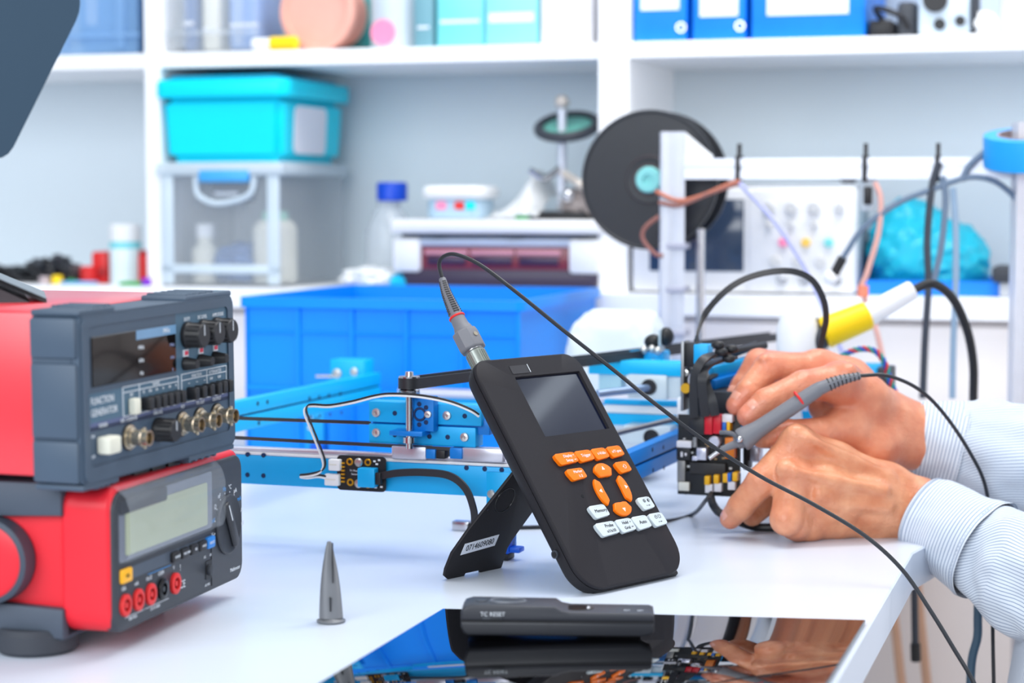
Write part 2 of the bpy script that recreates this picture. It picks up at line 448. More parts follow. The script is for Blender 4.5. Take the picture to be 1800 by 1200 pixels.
# ---- clear bins, upper middle and upper left
def clear_bin(x0, x1, ytop, lb, grp, contents, mat=clear, off=.02, z=ZS, depth=.22):
    M, w, h = on_shelf(x0, x1, ytop, z, off)
    b = thing('storage_bin', lb, 'bin', M, grp); mb = MB(); tk = .004
    mb.b2((0, 0, 0), (w, depth, tk), mat); mb.b2((0, 0, tk), (w, tk, h-.016), mat); mb.b2((0, depth-tk, tk), (w, depth, h-.016), mat)
    mb.b2((0, tk, tk), (tk, depth-tk, h-.016), mat); mb.b2((w-tk, tk, tk), (w, depth-tk, h-.016), mat); part('body', mb, b)
    mb = MB()
    for x in (.02, w-.036): mb.b2((x, -.005, .01), (x+.016, 0, h-.02), mat, .002)
    mb.b2((-.005, -.006, .026), (w+.005, 0, .034), mat, .002); part('rib', mb, b)
    mb = MB(); mb.b2((-.006, -.006, h-.016), (w+.006, depth+.006, h), mat, .003); part('lid', mb, b)
    return b, M, w, h
b, M, w, h = clear_bin(296, 452, -190, 'clear bin of blue packets on upper shelf right of the left upright', 'clear bins on the upper shelf', None)
for i, (u0, u1, v, m, lb) in enumerate(((.07, .24, .62, navy, 'navy packet at the left inside the clear bin'), (.3, .5, .5, cream, 'cream packet standing inside the clear bin'),
                                    (.6, .97, .56, pm('blue_packet', (105, 150, 215), .5), 'light blue packet at the right inside the clear bin'))):
    mb = MB(); mb.b2((w*u0, .03, .0045), (w*u1, .12, h*v), m, .008); mb.b2((w*u0+.004, .028, h*v*.3), (w*u1-.004, .0295, h*v*.34), label_w)
    single('packet', mb, lb, 'packet', M, group='packets in the clear bin')
b, M, w, h = clear_bin(90, 246, -170, 'clear blue-tinted bin on the far left upper shelf', 'clear bins on the upper shelf', None, clear_blue)
mb = MB(); mb.b2((.03, .03, .0045), (w-.04, .15, h*.7), pm('blue_cloth', (100, 160, 220), .7), .02); mb.b2((.05, .028, .05), (.07, .0299, .1), label_w); single('folded_cloth', mb, 'blue cloth stuffed in the far left clear bin', 'cloth', M)
# round salmon tub
M, w, h = on_shelf(498, 618, -52, ZS, .04)
t_ = thing('plastic_tub', 'round salmon tub on its side on the upper shelf', 'tub', M)
R_ = h/2
mb = MB(); mb.lathe([(R_*.86, .0), (R_*.9, .07), (R_*.9, .075)], salmon, Tm(w/2, .08, R_) @ Rx(PI/2), 36); part('body', mb, t_)
mb = MB(); mb.lathe([(R_, 0), (R_, .012), (R_*.96, .015), (R_*.82, .015), (R_*.8, .011), (0, .011)], pm('salmon_lid', (232, 170, 155), .5), Tm(w/2, .015, R_) @ Rx(PI/2), 40); part('lid', mb, t_)
# marker lying
M, w, h = on_shelf(442, 520, 50, ZS, .004)
t_ = thing('glue_stick', 'white tube with yellow cap lying on the upper shelf', 'tube', M)
mb = MB(); mb.cyl((0, .012, .0105), (w*.42, .012, .0105), .0095, white_pl, bev=.002); part('body', mb, t_)
mb = MB(); mb.cyl((w*.38, .012, .011), (w, .012, .011), .0105, yellow, bev=.003); part('cap', mb, t_, label='yellow cap')
# translucent canister with pink disc
M, w, h = on_shelf(640, 724, -60, ZS, .03)
t_ = thing('canister', 'translucent white canister with a round pink sticker', 'canister', M)
mb = MB(); mb.lathe([(w*.46, 0), (w*.49, .005), (w*.5, h*.9), (w*.4, h*.95), (w*.4, h)], frost, Tm(w/2, w/2, 0), 32); part('body', mb, t_)
mb = MB(); mb.lathe([(0, 0), (.019, 0), (.019, .003), (0, .003)], pink, Tm(w*.42, .0, .025) @ Rx(PI/2), 24); part('sticker', mb, t_, label='pink round sticker')
mb = MB(); mb.lathe([(w*.42, 0), (w*.42, .015), (0, .015)], white_pl, Tm(w/2, w/2, h*.97), 24); part('lid', mb, t_)
M, w, h = on_shelf(600, 650, -40, ZS, .14)
mb = MB(); mb.lathe([(w*.5, 0), (w*.5, h*.7), (w*.2, h*.8), (w*.2, h)], pm('dark_teal', (60, 150, 150), .4), Tm(w/2, w/2, 0), 24); single('bottle', mb, 'dark teal bottle between salmon tub and translucent canister', 'bottle', M)
# teal cartons and white carton
for i, (x0, x1, yt, m, lb) in enumerate(((728, 762, -30, pm('slate_teal', (110, 160, 175), .5), 'narrow slate carton left of the teal cartons on upper shelf'),
        (768, 850, -60, teal, 'teal carton, left of the two on the upper shelf'), (853, 945, -60, pm('teal_b', (140, 222, 230), .45), 'teal carton with white band, right of the two on the upper shelf'),
        (950, 1040, -60, pm('carton_white', (236, 234, 238), .6), 'plain white carton against the wide upright on the upper shelf'))):
    M, w, h = on_shelf(x0, x1, yt, ZS, .03)
    t_ = thing('carton', lb, 'carton', M, 'cartons on the upper shelf')
    mb = MB(); mb.b2((0, 0, 0), (w, .14, h), m, .003); part('box', mb, t_)
    mb = MB(); mb.b2((.006, -.001, h*.3), (w-.006, .001, h*(.42 if i == 2 else .34)), label_w); part('paper_label', mb, t_)

# ---- cyan lidded box on a clear box, middle shelf
bz = CZ
M, w, h = on_shelf(285, 492, 285, bz, .0)
dp = .25
cb = thing('storage_box', 'translucent clear box of parts under the cyan box', 'box', M)
mb = MB(); tk = .004
mb.b2((0, 0, 0), (w, dp, tk), clear); mb.b2((0, 0, tk), (w, tk, h-.02), clear); mb.b2((0, dp-tk, tk), (w, dp, h-.02), clear)
mb.b2((0, tk, tk), (tk, dp-tk, h-.02), clear); mb.b2((w-tk, tk, tk), (w, dp-tk, h-.02), clear); part('body', mb, cb)
mb = MB(); mb.b2((-.008, -.008, h-.02), (w+.008, dp+.008, h), frost, .004); part('lid', mb, cb)
mb = MB()
for x in (.0, w-.02): mb.b2((x, -.004, .004), (x+.02, 0, h-.02), frost, .002)
mb.b2((0, -.004, .02), (w, 0, .034), frost, .002); part('rib', mb, cb)
mb = MB(); mb.tube([(w*.3, -.004, h-.022), (w*.33, -.006, h-.05), (w*.5, -.006, h-.062), (w*.75, -.006, h-.05), (w*.8, -.004, h-.022)], .0045, frost, 8); part('handle', mb, cb)
mb = MB(); mb.b2((w*.34, -.012, h-.03), (w*.76, -.001, h-.012), pm('clip_blue', (70, 170, 235), .4), .003); part('latch', mb, cb, label='light blue latch')
mb = MB(); mb.b2((w*.36, .02, h-.06), (w*.74, .03, h-.034), grey_dark, .004); mb.b2((w*.4, .019, h-.05), (w*.6, .0205, h-.045), label_w); single('cassette', mb, 'dark grey flat piece behind the latch inside the clear box', 'part', M)
mb = MB(); mb.lathe([(.02, 0), (.021, .05), (.012, .06), (.012, .07)], cream, M and Tm(w*.22, .06, .0045), 20); mb.lathe([(.014, .07), (.014, .09), (0, .09)], white_pl, Tm(w*.22, .06, .0045), 20)
single('pill_bottle', mb, 'small cream bottle at the left inside the clear box', 'bottle', M)
mb = MB(); mb.lathe([(.032, 0), (.034, .004), (.034, .085), (.026, .096)], cream, Tm(w*.8, .07, .0045), 24); mb.lathe([(.02, .096), (.02, .11), (0, .11)], pm('mint', (160, 215, 195), .5), Tm(w*.8, .07, .0045), 20)
single('jar', mb, 'wide cream jar with mint lid at the right inside the clear box', 'jar', M)
mb = MB(); mb.blob((w*.5, .09, .03), (.045, .05, .035), navy, .3, seed=3, flat=-.0255); single('cable_bundle', mb, 'blue bundle of leads in the middle of the clear box', 'cable', M)
# cyan box
M2 = Tm(0, 0, h+.0005); Mc = M @ M2
wc = w+.005; hc = (RW(400, 132, 0).z)-(bz+h)
cy = thing('storage_box', 'bright cyan lidded box with a white end label', 'box', Mc)
mb = MB(); bm = bmesh.new(); bmesh.ops.create_cube(bm, size=1)
for v in bm.verts:
    k = 1.0 if v.co.z > 0 else .95
    v.co = Vector((wc/2+v.co.x*wc*k, dp/2+v.co.y*dp*k, (v.co.z+.5)*(hc-.03)))
bmesh.ops.bevel(bm, geom=bm.edges[:], offset=.012, segments=3, affect='EDGES'); mb.addbm(bm, cyan_b); part('body', mb, cy)
mb = MB(); mb.prism(rrect(wc+.02, dp+.02, .02, 4, -.01, -.01), hc-.034, hc-.006, cyan_b, .005, 2); mb.prism(rrect(wc-.01, dp-.01, .02, 4, .005, .005), hc-.006, hc, pm('cyan_dark', (0, 150, 190), .35), .002, 1); part('lid', mb, cy)
mb = MB(); mb.prism(rrect(dp*.5, (hc-.03)*.72, .012, 4, 0, 0), 0, .0015, label_w, M=frame((wc+.0015-.004, dp*.18, hc*.1), Vector((0, 1, 0)), Vector((.05, 0, 1)).normalized(), Vector((1, 0, -.05)).normalized()))
for u, v in ((.2, .3), (.75, .6), (.7, .3)):
    mb.prism(circ(.008, 10), .0015, .002, grey_dark, M=frame((wc-.0025, dp*(.18+.45*u), hc*(.1+.6*v)), Vector((0, 1, 0)), Vector((.05, 0, 1)).normalized(), Vector((1, 0, -.05)).normalized()))
part('end_label', mb, cy, label='white end label with dark smudges')

# ---- left section of the counter
M, w, h = on_shelf(181, 231, 394, bz, .03)
t_ = thing('bottle', 'tall white bottle standing among red parts on the counter', 'bottle', M)
mb = MB(); r = w/2; mb.lathe([(r*.97, 0), (r, .004), (r, h*.68), (r*.94, h*.72)], pm('bottle_white', (226, 240, 244), .35), Tm(r, r, 0), 28); part('body', mb, t_)
mb = MB(); mb.lathe([(r*.95, h*.72), (r*1.0, h*.73), (r*1.0, h*.97), (r*.9, h), (0, h)], white_pl, Tm(r, r, 0), 28); part('cap', mb, t_)
mb = MB(); mb.lathe([(r*1.01, h*.6), (r*1.01, h*.7)], teal, Tm(r, r, 0), 28); part('band', mb, t_, label='pale teal band')
for i, (x0, x1, yt, o, lb) in enumerate(((133, 160, 468, .03, 'small red cap left of the white bottle'), (158, 186, 442, .05, 'red block tucked against the white bottle'),
                                     (233, 262, 440, .05, 'red canister between white bottle and upright'))):
    M, w, h = on_shelf(x0, x1, yt, bz, o)
    mb = MB()
    if i == 0: mb.lathe([(w*.5, 0), (w*.5, h*.9), (w*.42, h), (0, h)], red_pl, Tm(w/2, w/2, 0), 20)
    elif i == 1: mb.b2((0, 0, 0), (w, .05, h), red_pl, .005); mb.b2((.003, -.003, h*.2), (w-.003, 0, h*.5), pm('dark_red', (170, 25, 30), .4), .001)
    else: mb.lathe([(w*.5, 0), (w*.5, h*.85), (w*.4, h*.9)], red_pl, Tm(w/2, w/2, 0), 20); mb.lathe([(w*.45, h*.88), (w*.45, h), (0, h)], pm('dark_red', (170, 25, 30), .4), Tm(w/2, w/2, 0), 20)
    single(['cap', 'block', 'canister'][i], mb, lb, ['cap', 'block', 'canister'][i], M, group='red parts on the counter')
M, w, h = on_shelf(206, 262, 506, bz, -.01)
mb = MB(); mb.b2((0, 0, 0), (w*.7, .03, .006), green, .002); mb.b2((w*.72, .0, 0), (w*.95, .02, .012), purple, .002); single('cutting_tool', mb, 'flat green and purple plastic tool in front of the white bottle', 'tool', M)
clut = [(-30, 40, 470, black, 'clutter of black plugs at the far left of the counter'), (45, 100, 455, grey_dark, 'dark grey lump left of the red cap'), (95, 135, 470, pm('brown_grey', (105, 90, 95), .6), 'brown grey lump beside the red cap')]
for i, (x0, x1, yt, m, lb) in enumerate(clut):
    M, w, h = on_shelf(x0, x1, yt, bz, .05)
    mb = MB(); mb.blob((w/2, .04, h*.4), (w*.55, .035, h*.6), m, .5, 3, 4, seed=i+5, flat=-h*.4)
    for k in range(4): a = k*1.7+i; mb.tube([(w*.2, .03, h*.3), (w*(.5+.4*math.cos(a)), -.01, h*(.6+.5*math.sin(a))), (w*(.5+.7*math.sin(a)), -.02, .005)], .0035, black)
    single('plug_cluster', mb, lb, 'cables', M)
for i, (x, yy, m, lb) in enumerate(((92, 498, yellow, 'small yellow cap in the dark clutter at left'), (70, 500, pm('grey_pink', (190, 175, 180), .5), 'small pinkish cap in the dark clutter at left'), (110, 512, pm('sky_pl', (120, 180, 230), .5), 'flat pale blue piece in front of the dark clutter'))):
    M, w, h = on_shelf(x-8, x+(10 if i < 2 else 45), yy-14 if i < 2 else 506, bz, .0)
    mb = MB()
    if i < 2: mb.lathe([(w*.5, 0), (w*.5, h*.8), (w*.4, h), (0, h)], m, Tm(w/2, w/2, 0), 16)
    else: mb.b2((0, 0, 0), (w, .03, .005), m, .002); mb.b2((.01, .005, .005), (.02, .02, .008), green, .001)
    single('cap' if i < 2 else 'plastic_strip', mb, lb, 'cap' if i < 2 else 'strip', M)

# ---- bottle with blue cap
M, w, h = on_shelf(630, 708, 320, bz, .06); r = w/2
t_ = thing('reagent_bottle', 'clear lab bottle with dark blue screw cap', 'bottle', M)
mb = MB(); mb.lathe([(r*.9, 0), (r, .006), (r, h*.55), (r*.75, h*.68), (r*.5, h*.76), (r*.5, h*.84)], glassy, Tm(r, r, 0), 32); part('body', mb, t_)
mb = MB(); mb.lathe([(r*.62, h*.82), (r*.66, h*.83), (r*.66, h*.98), (r*.6, h), (0, h)], cap_blue, Tm(r*1.15, r, 0), 28); part('cap', mb, t_, label='dark blue screw cap')
M, w, h = on_shelf(592, 690, 468, bz, -.02)
mb = MB(); mb.blob((w/2, .03, h*.45), (w*.5, .045, h*.5), white_pl, .25, 3, 4, seed=9, flat=-h*.44); single('crumpled_tissue', mb, 'crumpled white tissue behind the blue bin', 'tissue', M)
M, w, h = on_shelf(682, 706, 482, bz, -.02)
mb = MB(); mb.blob((w/2, .02, h*.45), (w*.6, .02, h*.5), pm('cyan_rag', (0, 190, 235), .6), .3, 3, 4, seed=2, flat=-h*.44); single('cleaning_rag', mb, 'bright cyan rag beside the crumpled tissue', 'rag', M)

# ---- flat-bed device with dark red window
M, w, h = on_shelf(690, 1052, 386, bz, -.01); dp2 = .27
fb = thing('flatbed_device', 'white tabletop device with dark red translucent front', 'device', M)
wr = pm('maroon_window', (128, 52, 66), .25, vary=.05); vio = pm('violet_black', (62, 52, 72), .4)
mb = MB(); mb.b2((.01, .0, 0), (w-.002, dp2, h*.33), vio, .01); part('base', mb, fb)
mb = MB(); mb.b2((.0, -.004, h*.25), (w*.14, dp2, h*.74), white_pl, .006); mb.b2((w*.86, -.004, h*.25), (w, dp2, h*.74), white_pl, .006); mb.b2((w*.13, 0, h*.62), (w*.87, dp2, h*.74), pm('pale_blue_bar', (196, 206, 222), .4), .004); part('housing', mb, fb)
mb = MB(); mb.b2((w*.13, .003, h*.2), (w*.87, dp2, h*.64), wr, .004); part('front_fill', mb, fb, label='maroon translucent front')
for k in range(3):
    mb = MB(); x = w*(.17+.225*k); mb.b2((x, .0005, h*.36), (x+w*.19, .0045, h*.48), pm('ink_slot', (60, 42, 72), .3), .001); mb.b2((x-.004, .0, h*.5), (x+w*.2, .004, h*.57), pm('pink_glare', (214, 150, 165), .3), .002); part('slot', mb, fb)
mb = MB(); mb.b2((-.001, -.01, h*.8), (w+.004, dp2+.004, h), white_pl, .005); part('lid', mb, fb)
mb = MB(); mb.b2((.012, .006, h*.73), (w-.01, dp2-.01, h*.81), grey_dark, .001)
for u in (.22, .6, .93): mb.b2((w*u-.012, -.006, h*.755), (w*u+.012, .01, h*.8), grey_dark, .002)
part('hinge_gap', mb, fb)
zl = bz+h+.0005
M, w, h = on_shelf(738, 846, 326, zl, .02)
t_ = thing('plastic_tub', 'small clear tub with white lid on the flat device', 'tub', M)
mb = MB(); mb.prism(rrect(w-.01, .09, .02, 4, .005, .005), 0, h*.6, pm('tub_blue', (186, 216, 238), .3, alpha=.85), .003, 1); part('body', mb, t_)
mb = MB(); mb.prism(rrect(w+.006, .105, .024, 4, -.003, -.003), h*.6, h, white_pl, .012, 3); part('lid', mb, t_)
for u, m in ((.25, pink), (.55, red_pl), (.72, cyan_b)):
    mb = MB(); mb.prism(rrect(.016, .012, .003, 2), 0, .001, m, M=Tm(w*u, .0045, h*.28) @ FRONT); part('sticker', mb, t_)
M, w, h = on_shelf(846, 945, 296, zl, .03)
mb = MB(); P = []
for i in range(13):
    for j in range(7):
        u = i/12; v = j/6; z = h*(.1+.85*math.exp(-((u-.72)/.3)**2))*min(1, .12+1.6*v)+.012*noise.noise(Vector((u*5, v*5, 1))); P.append((w*u, .01+.1*v, max(z, .001)))
mb.add(P, [(i*7+j, (i+1)*7+j, (i+1)*7+j+1, i*7+j+1) for i in range(12) for j in range(6)], white_pl)
mb.add([(x, y, z-.0012) for x, y, z in P], [(i*7+j+1, (i+1)*7+j+1, (i+1)*7+j, i*7+j) for i in range(12) for j in range(6)], white_pl)
single('paper_sheet', mb, 'rumpled white paper draped on the flat device', 'paper', M)
# magnifier lamp
M, w, h = on_shelf(935, 1048, 180, zl, .05)
t_ = thing('magnifier_stand', 'helping-hand magnifier with dark ring and teal lens', 'magnifier', M)
mb = MB(); mb.b2((w*.15, -.02, 0), (w*.9, .05, .012), black, .004); part('base', mb, t_)
mb = MB(); mb.cyl((w*.47, .0, .01), (w*.47, .0, h), .0065, alu); mb.ball((w*.47, 0, h), .011, pm('beige_metal', (205, 196, 188), .4, .3)); part('pole', mb, t_)
zr = h*.80
Mr = Tm(w*.5, .02, zr) @ Rx(math.radians(24))
mb = MB(); mb.torus(w*.44, .0075, grey_dark, Mr, 40, 10); part('lens_ring', mb, t_, label='dark lens ring')
mb = MB(); mb.lathe([(0, -.004), (w*.3, -.003), (w*.43, 0), (w*.3, .003), (0, .004)], teal_glass, Mr, 36); part('lens', mb, t_)
mb = MB(); mb.tube([(w*.47, 0, h*.45), (w*.25, -.02, h*.35), (w*.05, -.03, h*.42)], .005, steel); mb.tube([(w*.47, 0, h*.4), (w*.8, -.02, h*.3), (w*.98, -.01, h*.2)], .006, pm('beige_metal', (205, 196, 188), .4, .3)); mb.ball((w*.62, -.02, h*.2), .011, steel); mb.blob((w*.75, .0, h*.13), (.03, .02, .022), pm('taupe', (150, 140, 138), .5), .3, seed=4)
part('clamp_arm', mb, t_)
M, w, h = on_shelf(905, 928, 380, zl, -.012)
mb = MB(); mb.b2((0, 0, 0), (w, .015, h), green, .001); mb.b2((w+.001, 0, 0), (w+.02, .015, h*.9), black, .001); single('terminal_block', mb, 'tiny green and black terminal block on the flat device', 'part', M)

# ---- bench oscilloscope at right on the counter
M, w, h = on_shelf(1112, 1506, 322, bz, .0)
os_ = thing('bench_oscilloscope', 'white bench oscilloscope with dark screen on the counter', 'oscilloscope', M)
pan = pm('panel_white', (232, 233, 236), .4, vary=.02)
mb = MB(); mb.b2((0, .02, 0), (w, .14, h), pm('scope_grey', (165, 172, 182), .5), .008); part('case', mb, os_)
mb = MB(); mb.b2((0, -.004, .002), (w, .022, h-.006), pan, .006); part('front_bezel', mb, os_)
mb = MB(); mb.b2((w*.08, -.0055, h*.2), (w*.51, .0, h*.86), pm('screen_dark', (52, 66, 88), .12, coat=.4), .003); part('screen', mb, os_)
mb = MB(); mb.b2((w*.53, -.008, h*.02), (w*.99, -.003, h*.94), pan, .004); part('control_panel', mb, os_)
gk = pm('grey_key', (205, 206, 208), .5)
for u, v, m, r in ((.685, .47, pink, .0065), (.785, .47, pm('amber', (245, 200, 90), .4), .0065), (.885, .47, pm('aqua', (120, 215, 215), .4), .0065), (.62, .78, gk, .009), (.72, .78, gk, .009), (.82, .78, gk, .009), (.93, .78, gk, .007),
                 (.62, .63, gk, .005), (.72, .63, gk, .005), (.82, .63, gk, .005), (.65, .3, gk, .008), (.75, .3, gk, .008), (.85, .3, gk, .008)):
    mb = MB(); mb.lathe([(r, 0), (r*.95, .006), (r*.8, .007), (0, .007)], m, on(w*u, h*v, .008), 18); part('knob', mb, os_)
for u in (.68, .78, .92):
    mb = MB(); mb.lathe([(.008, 0), (.008, .004), (.005, .004), (.005, .012), (0, .012)], steel, on(w*u, h*.14, .008), 16); part('connector', mb, os_)
mb = MB(); mb.tube([(w*.1, .06, h), (w*.12, .06, h+.012), (w*.9, .06, h+.012), (w*.92, .06, h)], .007, grey_dark); part('carry_handle', mb, os_)
# ---- teal bag and blue tray
M, w, h = on_shelf(1512, 1690, 493, bz, .02); w_ = w
mb = MB(); mb.prism(rrect(w+.1, .18, .01, 3), 0, .004, blue_f); mb.ringprism(rrect(w+.1, .18, .01, 3), rrect(w+.094, .174, .008, 3, .003, .003), .004, h, blue_f); single('plastic_tray', mb, 'shallow bright blue tray on the counter at right', 'tray', M)
tb = pm('teal_film', (20, 185, 215), .4, alpha=.9, vary=.1)
mb = MB(); mb.blob((.06, .09, .055), (.062, .07, .07), tb, .2, 1.3, 5, seed=11, flat=-.05); mb.blob((w_*.72, .09, .04), (.075, .07, .055), tb, .2, 1.3, 5, seed=14, flat=-.035)
single('plastic_bag', mb, 'crumpled teal plastic bag in the blue tray', 'bag', M @ Tm(0, 0, .0045))
M, w, h = on_shelf(1745, 1830, 468, bz, .0)
mb = MB(); mb.b2((0, 0, .02), (w, .08, h), grey_dark, .006); mb.b2((.01, .01, 0), (w-.01, .07, .02), pm('pale_grey', (200, 205, 212), .5), .003); single('adapter_box', mb, 'dark grey box at the right end of the counter', 'box', M)
# ================================================================ blue bin, extrusion frame, spool, cables, pen tool
ZV = Vector((0, 0, 1))
P = W(912, 530, 2.45); off_b = (P-S0).dot(E2)
a = RW(432, 530, off_b); bw = (P-a).dot(E1); bh = P.z-TZ; bd = .375
M = frame(Vector((a.x, a.y, TZ)), E1, E2, ZV)
bn = thing('storage_bin', 'large open blue bin behind the sky blue plotter', 'bin', M)
mb = MB(); tk = .004
mb.b2((0, 0, 0), (bw, bd, tk), bin_b); mb.b2((0, 0, tk), (bw, tk, bh), bin_b); mb.b2((0, bd-tk, tk), (bw, bd, bh), bin_b)
mb.b2((0, tk, tk), (tk, bd-tk, bh), bin_b); mb.b2((bw-tk, tk, tk), (bw, bd-tk, bh), bin_b); part('body', mb, bn)
mb = MB(); o = rrect(bw+.016, bd+.016, .012, 3, -.008, -.008); i = rrect(bw-.006, bd-.006, .006, 3, .003, .003)
mb.ringprism(o, i, bh-.012, bh+.001, bin_b); part('rim', mb, bn)
mb = MB()
for k in range(6): mb.b2((bw*k/5-.003 if k else 0, -.004, .004), (bw*k/5+.003, 0, bh-.012), bin_b, .001, 1)
mb.b2((0, -.005, bh*.42), (bw, 0, bh*.45), bin_b, .001, 1); mb.b2((bw, 0, bh*.42), (bw+.005, bd, bh*.45), bin_b, .001, 1)
mb.b2((0, -.003, bh*.78), (bw, 0, bh*.795), bin_b, .001, 1); part('rib', mb, bn)
mb = MB(); mb.b2((bw*.15, .05, .0045), (bw*.8, .3, .06), pm('grey_cloth', (140, 150, 165), .8), .03, 3); mb.b2((bw*.2, .06, .06), (bw*.5, .2, .075), navy, .01)
single('folded_cloth', mb, 'grey folded cloth lying inside the large blue bin', 'cloth', M)

# ---- white bag
g = W(1088, 600, 2.36); hb_ = W(1088, 545, 2.36).z-TZ; bm = bmesh.new(); bmesh.ops.create_icosphere(bm, subdivisions=5, radius=1)
for v in bm.verts:
    d = v.co.normalized(); e = [math.copysign(abs(x)**.5, x) for x in d]; L_ = max(.001, (e[0]**4+e[1]**4+e[2]**4)**.25)
    q = d*1.7; k = 1+.05*noise.noise(q)+.05*abs(noise.noise(q*2.4))
    v.co = Vector((e[0]/L_*.060*k*(1-.06*d.z), e[1]/L_*.045*k, (e[2]/L_*(k if d.z > 0 else 1)+1)*hb_/2))
mb = MB(); mb.addbm(bm, pm('bag_white', (222, 231, 236), .5, vary=.01))
single('plastic_bag', mb, 'puffy white bag standing behind the plotter carriage', 'bag', Tm(g.x, g.y, TZ+.0005) @ Rz(YAW))

# ---- printer frame of aluminium extrusion
oF = -.27
def extr(mb, a, b, w, m=alu):                 # slotted profile bar between two points
    Mx = zframe(a, b); L = (Vector(b)-Vector(a)).length; q = w*.14; d = w*.1; h = w/2
    poly = []
    for k in range(4):
        c, s_ = [(1, 0), (0, 1), (-1, 0), (0, -1)][k]
        for x, y in ((h, -h), (h, -q), (h-d, -q), (h-d, q), (h, q)): poly.append((x*c-y*s_, x*s_+y*c))
    return mb.prism(poly, 0, L, m, M=Mx)
pb = RW(1182, 232, oF); post_b = Vector((pb.x, pb.y, TZ))
pf = thing('printer_frame', 'slotted aluminium frame of a printer at right rear', 'frame', Tm(post_b))
mb = MB(); extr(mb, post_b, pb, .03); part('post', mb, pf, world=True)
ba = RW(1206, 297, oF); bb = RW(1800, 295, oF)
mb = MB(); extr(mb, ba, bb, .026); part('beam', mb, pf, world=True)
rt = RW(1806, 215, oF-.02); mb = MB(); extr(mb, Vector((rt.x, rt.y, TZ)), rt, .03, pm('alu_white', (224, 226, 234), .35, .5)); part('post', mb, pf, world=True)
mb = MB(); pA = RW(1204, 232, oF); mb.prism([(0, 0), (.036, -.03), (.036, -.034), (0, -.034)], -.003, .003, white_pl, M=frame(pA, E1, ZV, E1.cross(ZV))); part('gusset', mb, pf, world=True, label='white triangular gusset')
mb = MB(); p0 = RW(1232, 402, oF+.01); mb.cyl((p0.x, p0.y, TZ), p0, .0055, steel); part('rod', mb, pf, world=True)
for y in (432, 508, 585):
    mb = MB(); q = RW(1186, y, oF); mb.box((0, 0, 0), (.034, .034, .008), pm('clamp_grey', (170, 172, 190), .4), .002, M=frame(q, E1, E2, ZV)); part('clamp', mb, pf, world=True)
for x, y0, y1 in ((1300, 276, 318), (1522, 272, 322), (1649, 268, 320)):
    mb = MB(); q = RW(x, 296, oF); mb.box((0, 0, 0), (.006, .032, .033), black, .002, M=frame(q, E1, E2, ZV)); mb.box((0, -.002, .022), (.005, .005, .018), black, M=frame(q, E1, E2, ZV)); part('cable_tie', mb, pf, world=True)
mb = MB(); q = RW(1527, 335, oF); mb.box((0, 0, 0), (.018, .012, .05), pm('pale_mount', (196, 205, 214), .5), .002, M=frame(q, E1, E2, ZV)); mb.box((0, -.008, -.006), (.01, .008, .022), black, .002, M=frame(q, E1, E2, ZV)); part('sensor_mount', mb, pf, world=True)
def wire(lb, cat, pts, r, m, name='cable', off=None):
    mb = MB(); Pw = [RW(x, y, (oF-.02) if len(p) < 3 else p[2]) for p in pts for x, y in [(p[0], p[1])]]
    mb.tube(Pw, r, m, 8, 8); return single(name, mb, lb, cat, world_origin=Pw[0])
cg = pm('cable_dark', (52, 58, 70), .5); cl = pm('cable_grey', (104, 122, 145), .5)
def pwire(pts, r, m, lb):
    mb = MB(); Pw = [RW(x, y, (oF-.02)) for x, y in pts]; mb.tube(Pw, r, m, 8, 8); part('wire', mb, pf, world=True, label=lb)
pwire([(1152, 336), (1190, 352), (1230, 345), (1280, 324), (1300, 318)], .0026, pm('wire_orange', (190, 112, 88), .5), 'orange wire')
pwire([(1158, 356), (1195, 360), (1245, 340), (1300, 322)], .0028, pm('wire_brown', (150, 100, 92), .5), 'brown wire')
pwire([(1300, 322), (1345, 370), (1378, 412), (1420, 480), (1455, 560), (1490, 640)], .003, pm('wire_lilac', (176, 180, 226), .5), 'lilac wire')
pwire([(1158, 380), (1134, 400), (1130, 420), (1150, 445), (1165, 450)], .0028, pm('wire_brown', (150, 100, 92), .5), 'brown loop')
pwire([(1538, 320), (1548, 350), (1544, 410), (1524, 480), (1516, 510), (1540, 580), (1556, 650)], .0035, pm('wire_peach', (222, 170, 160), .5), 'peach wire')
mb = MB(); q = RW(1517, 510, oF-.02); mb.cyl(q-Vector((0, 0, .008)), q+Vector((0, 0, .006)), .007, pm('connector_orange', (240, 140, 110), .5)); part('wire_connector', mb, pf, world=True, label='orange connector')
pwire([(1468, 478), (1490, 440), (1520, 398), (1580, 356), (1640, 332), (1700, 312), (1742, 316), (1772, 335), (1792, 356)], .0036, cl, 'grey cable')
mb = MB(); q = RW(1466, 482, oF-.02); mb.cyl(q, RW(1482, 452, oF-.02), .006, black, bev=.001); mb.ball(RW(1460, 487, oF-.02), .009, white_pl); part('wire_plug', mb, pf, world=True)
pwire([(1690, 318), (1705, 290), (1735, 264)], .004, cl, 'grey cable')
pwire([(1650, 285), (1638, 330), (1630, 420), (1632, 500), (1626, 600), (1622, 700)], .0045, cg, 'dark cable')
pwire([(1656, 310), (1662, 350), (1655, 430), (1640, 500)], .004, cl, 'grey cable')
pwire([(1675, 330), (1680, 400), (1680, 500), (1676, 600), (1674, 700)], .004, pm('cable_pale', (140, 165, 190), .5), 'pale cable')
pwire([(1790, 352), (1800, 362), (1815, 366)], .006, black, 'black elbow')

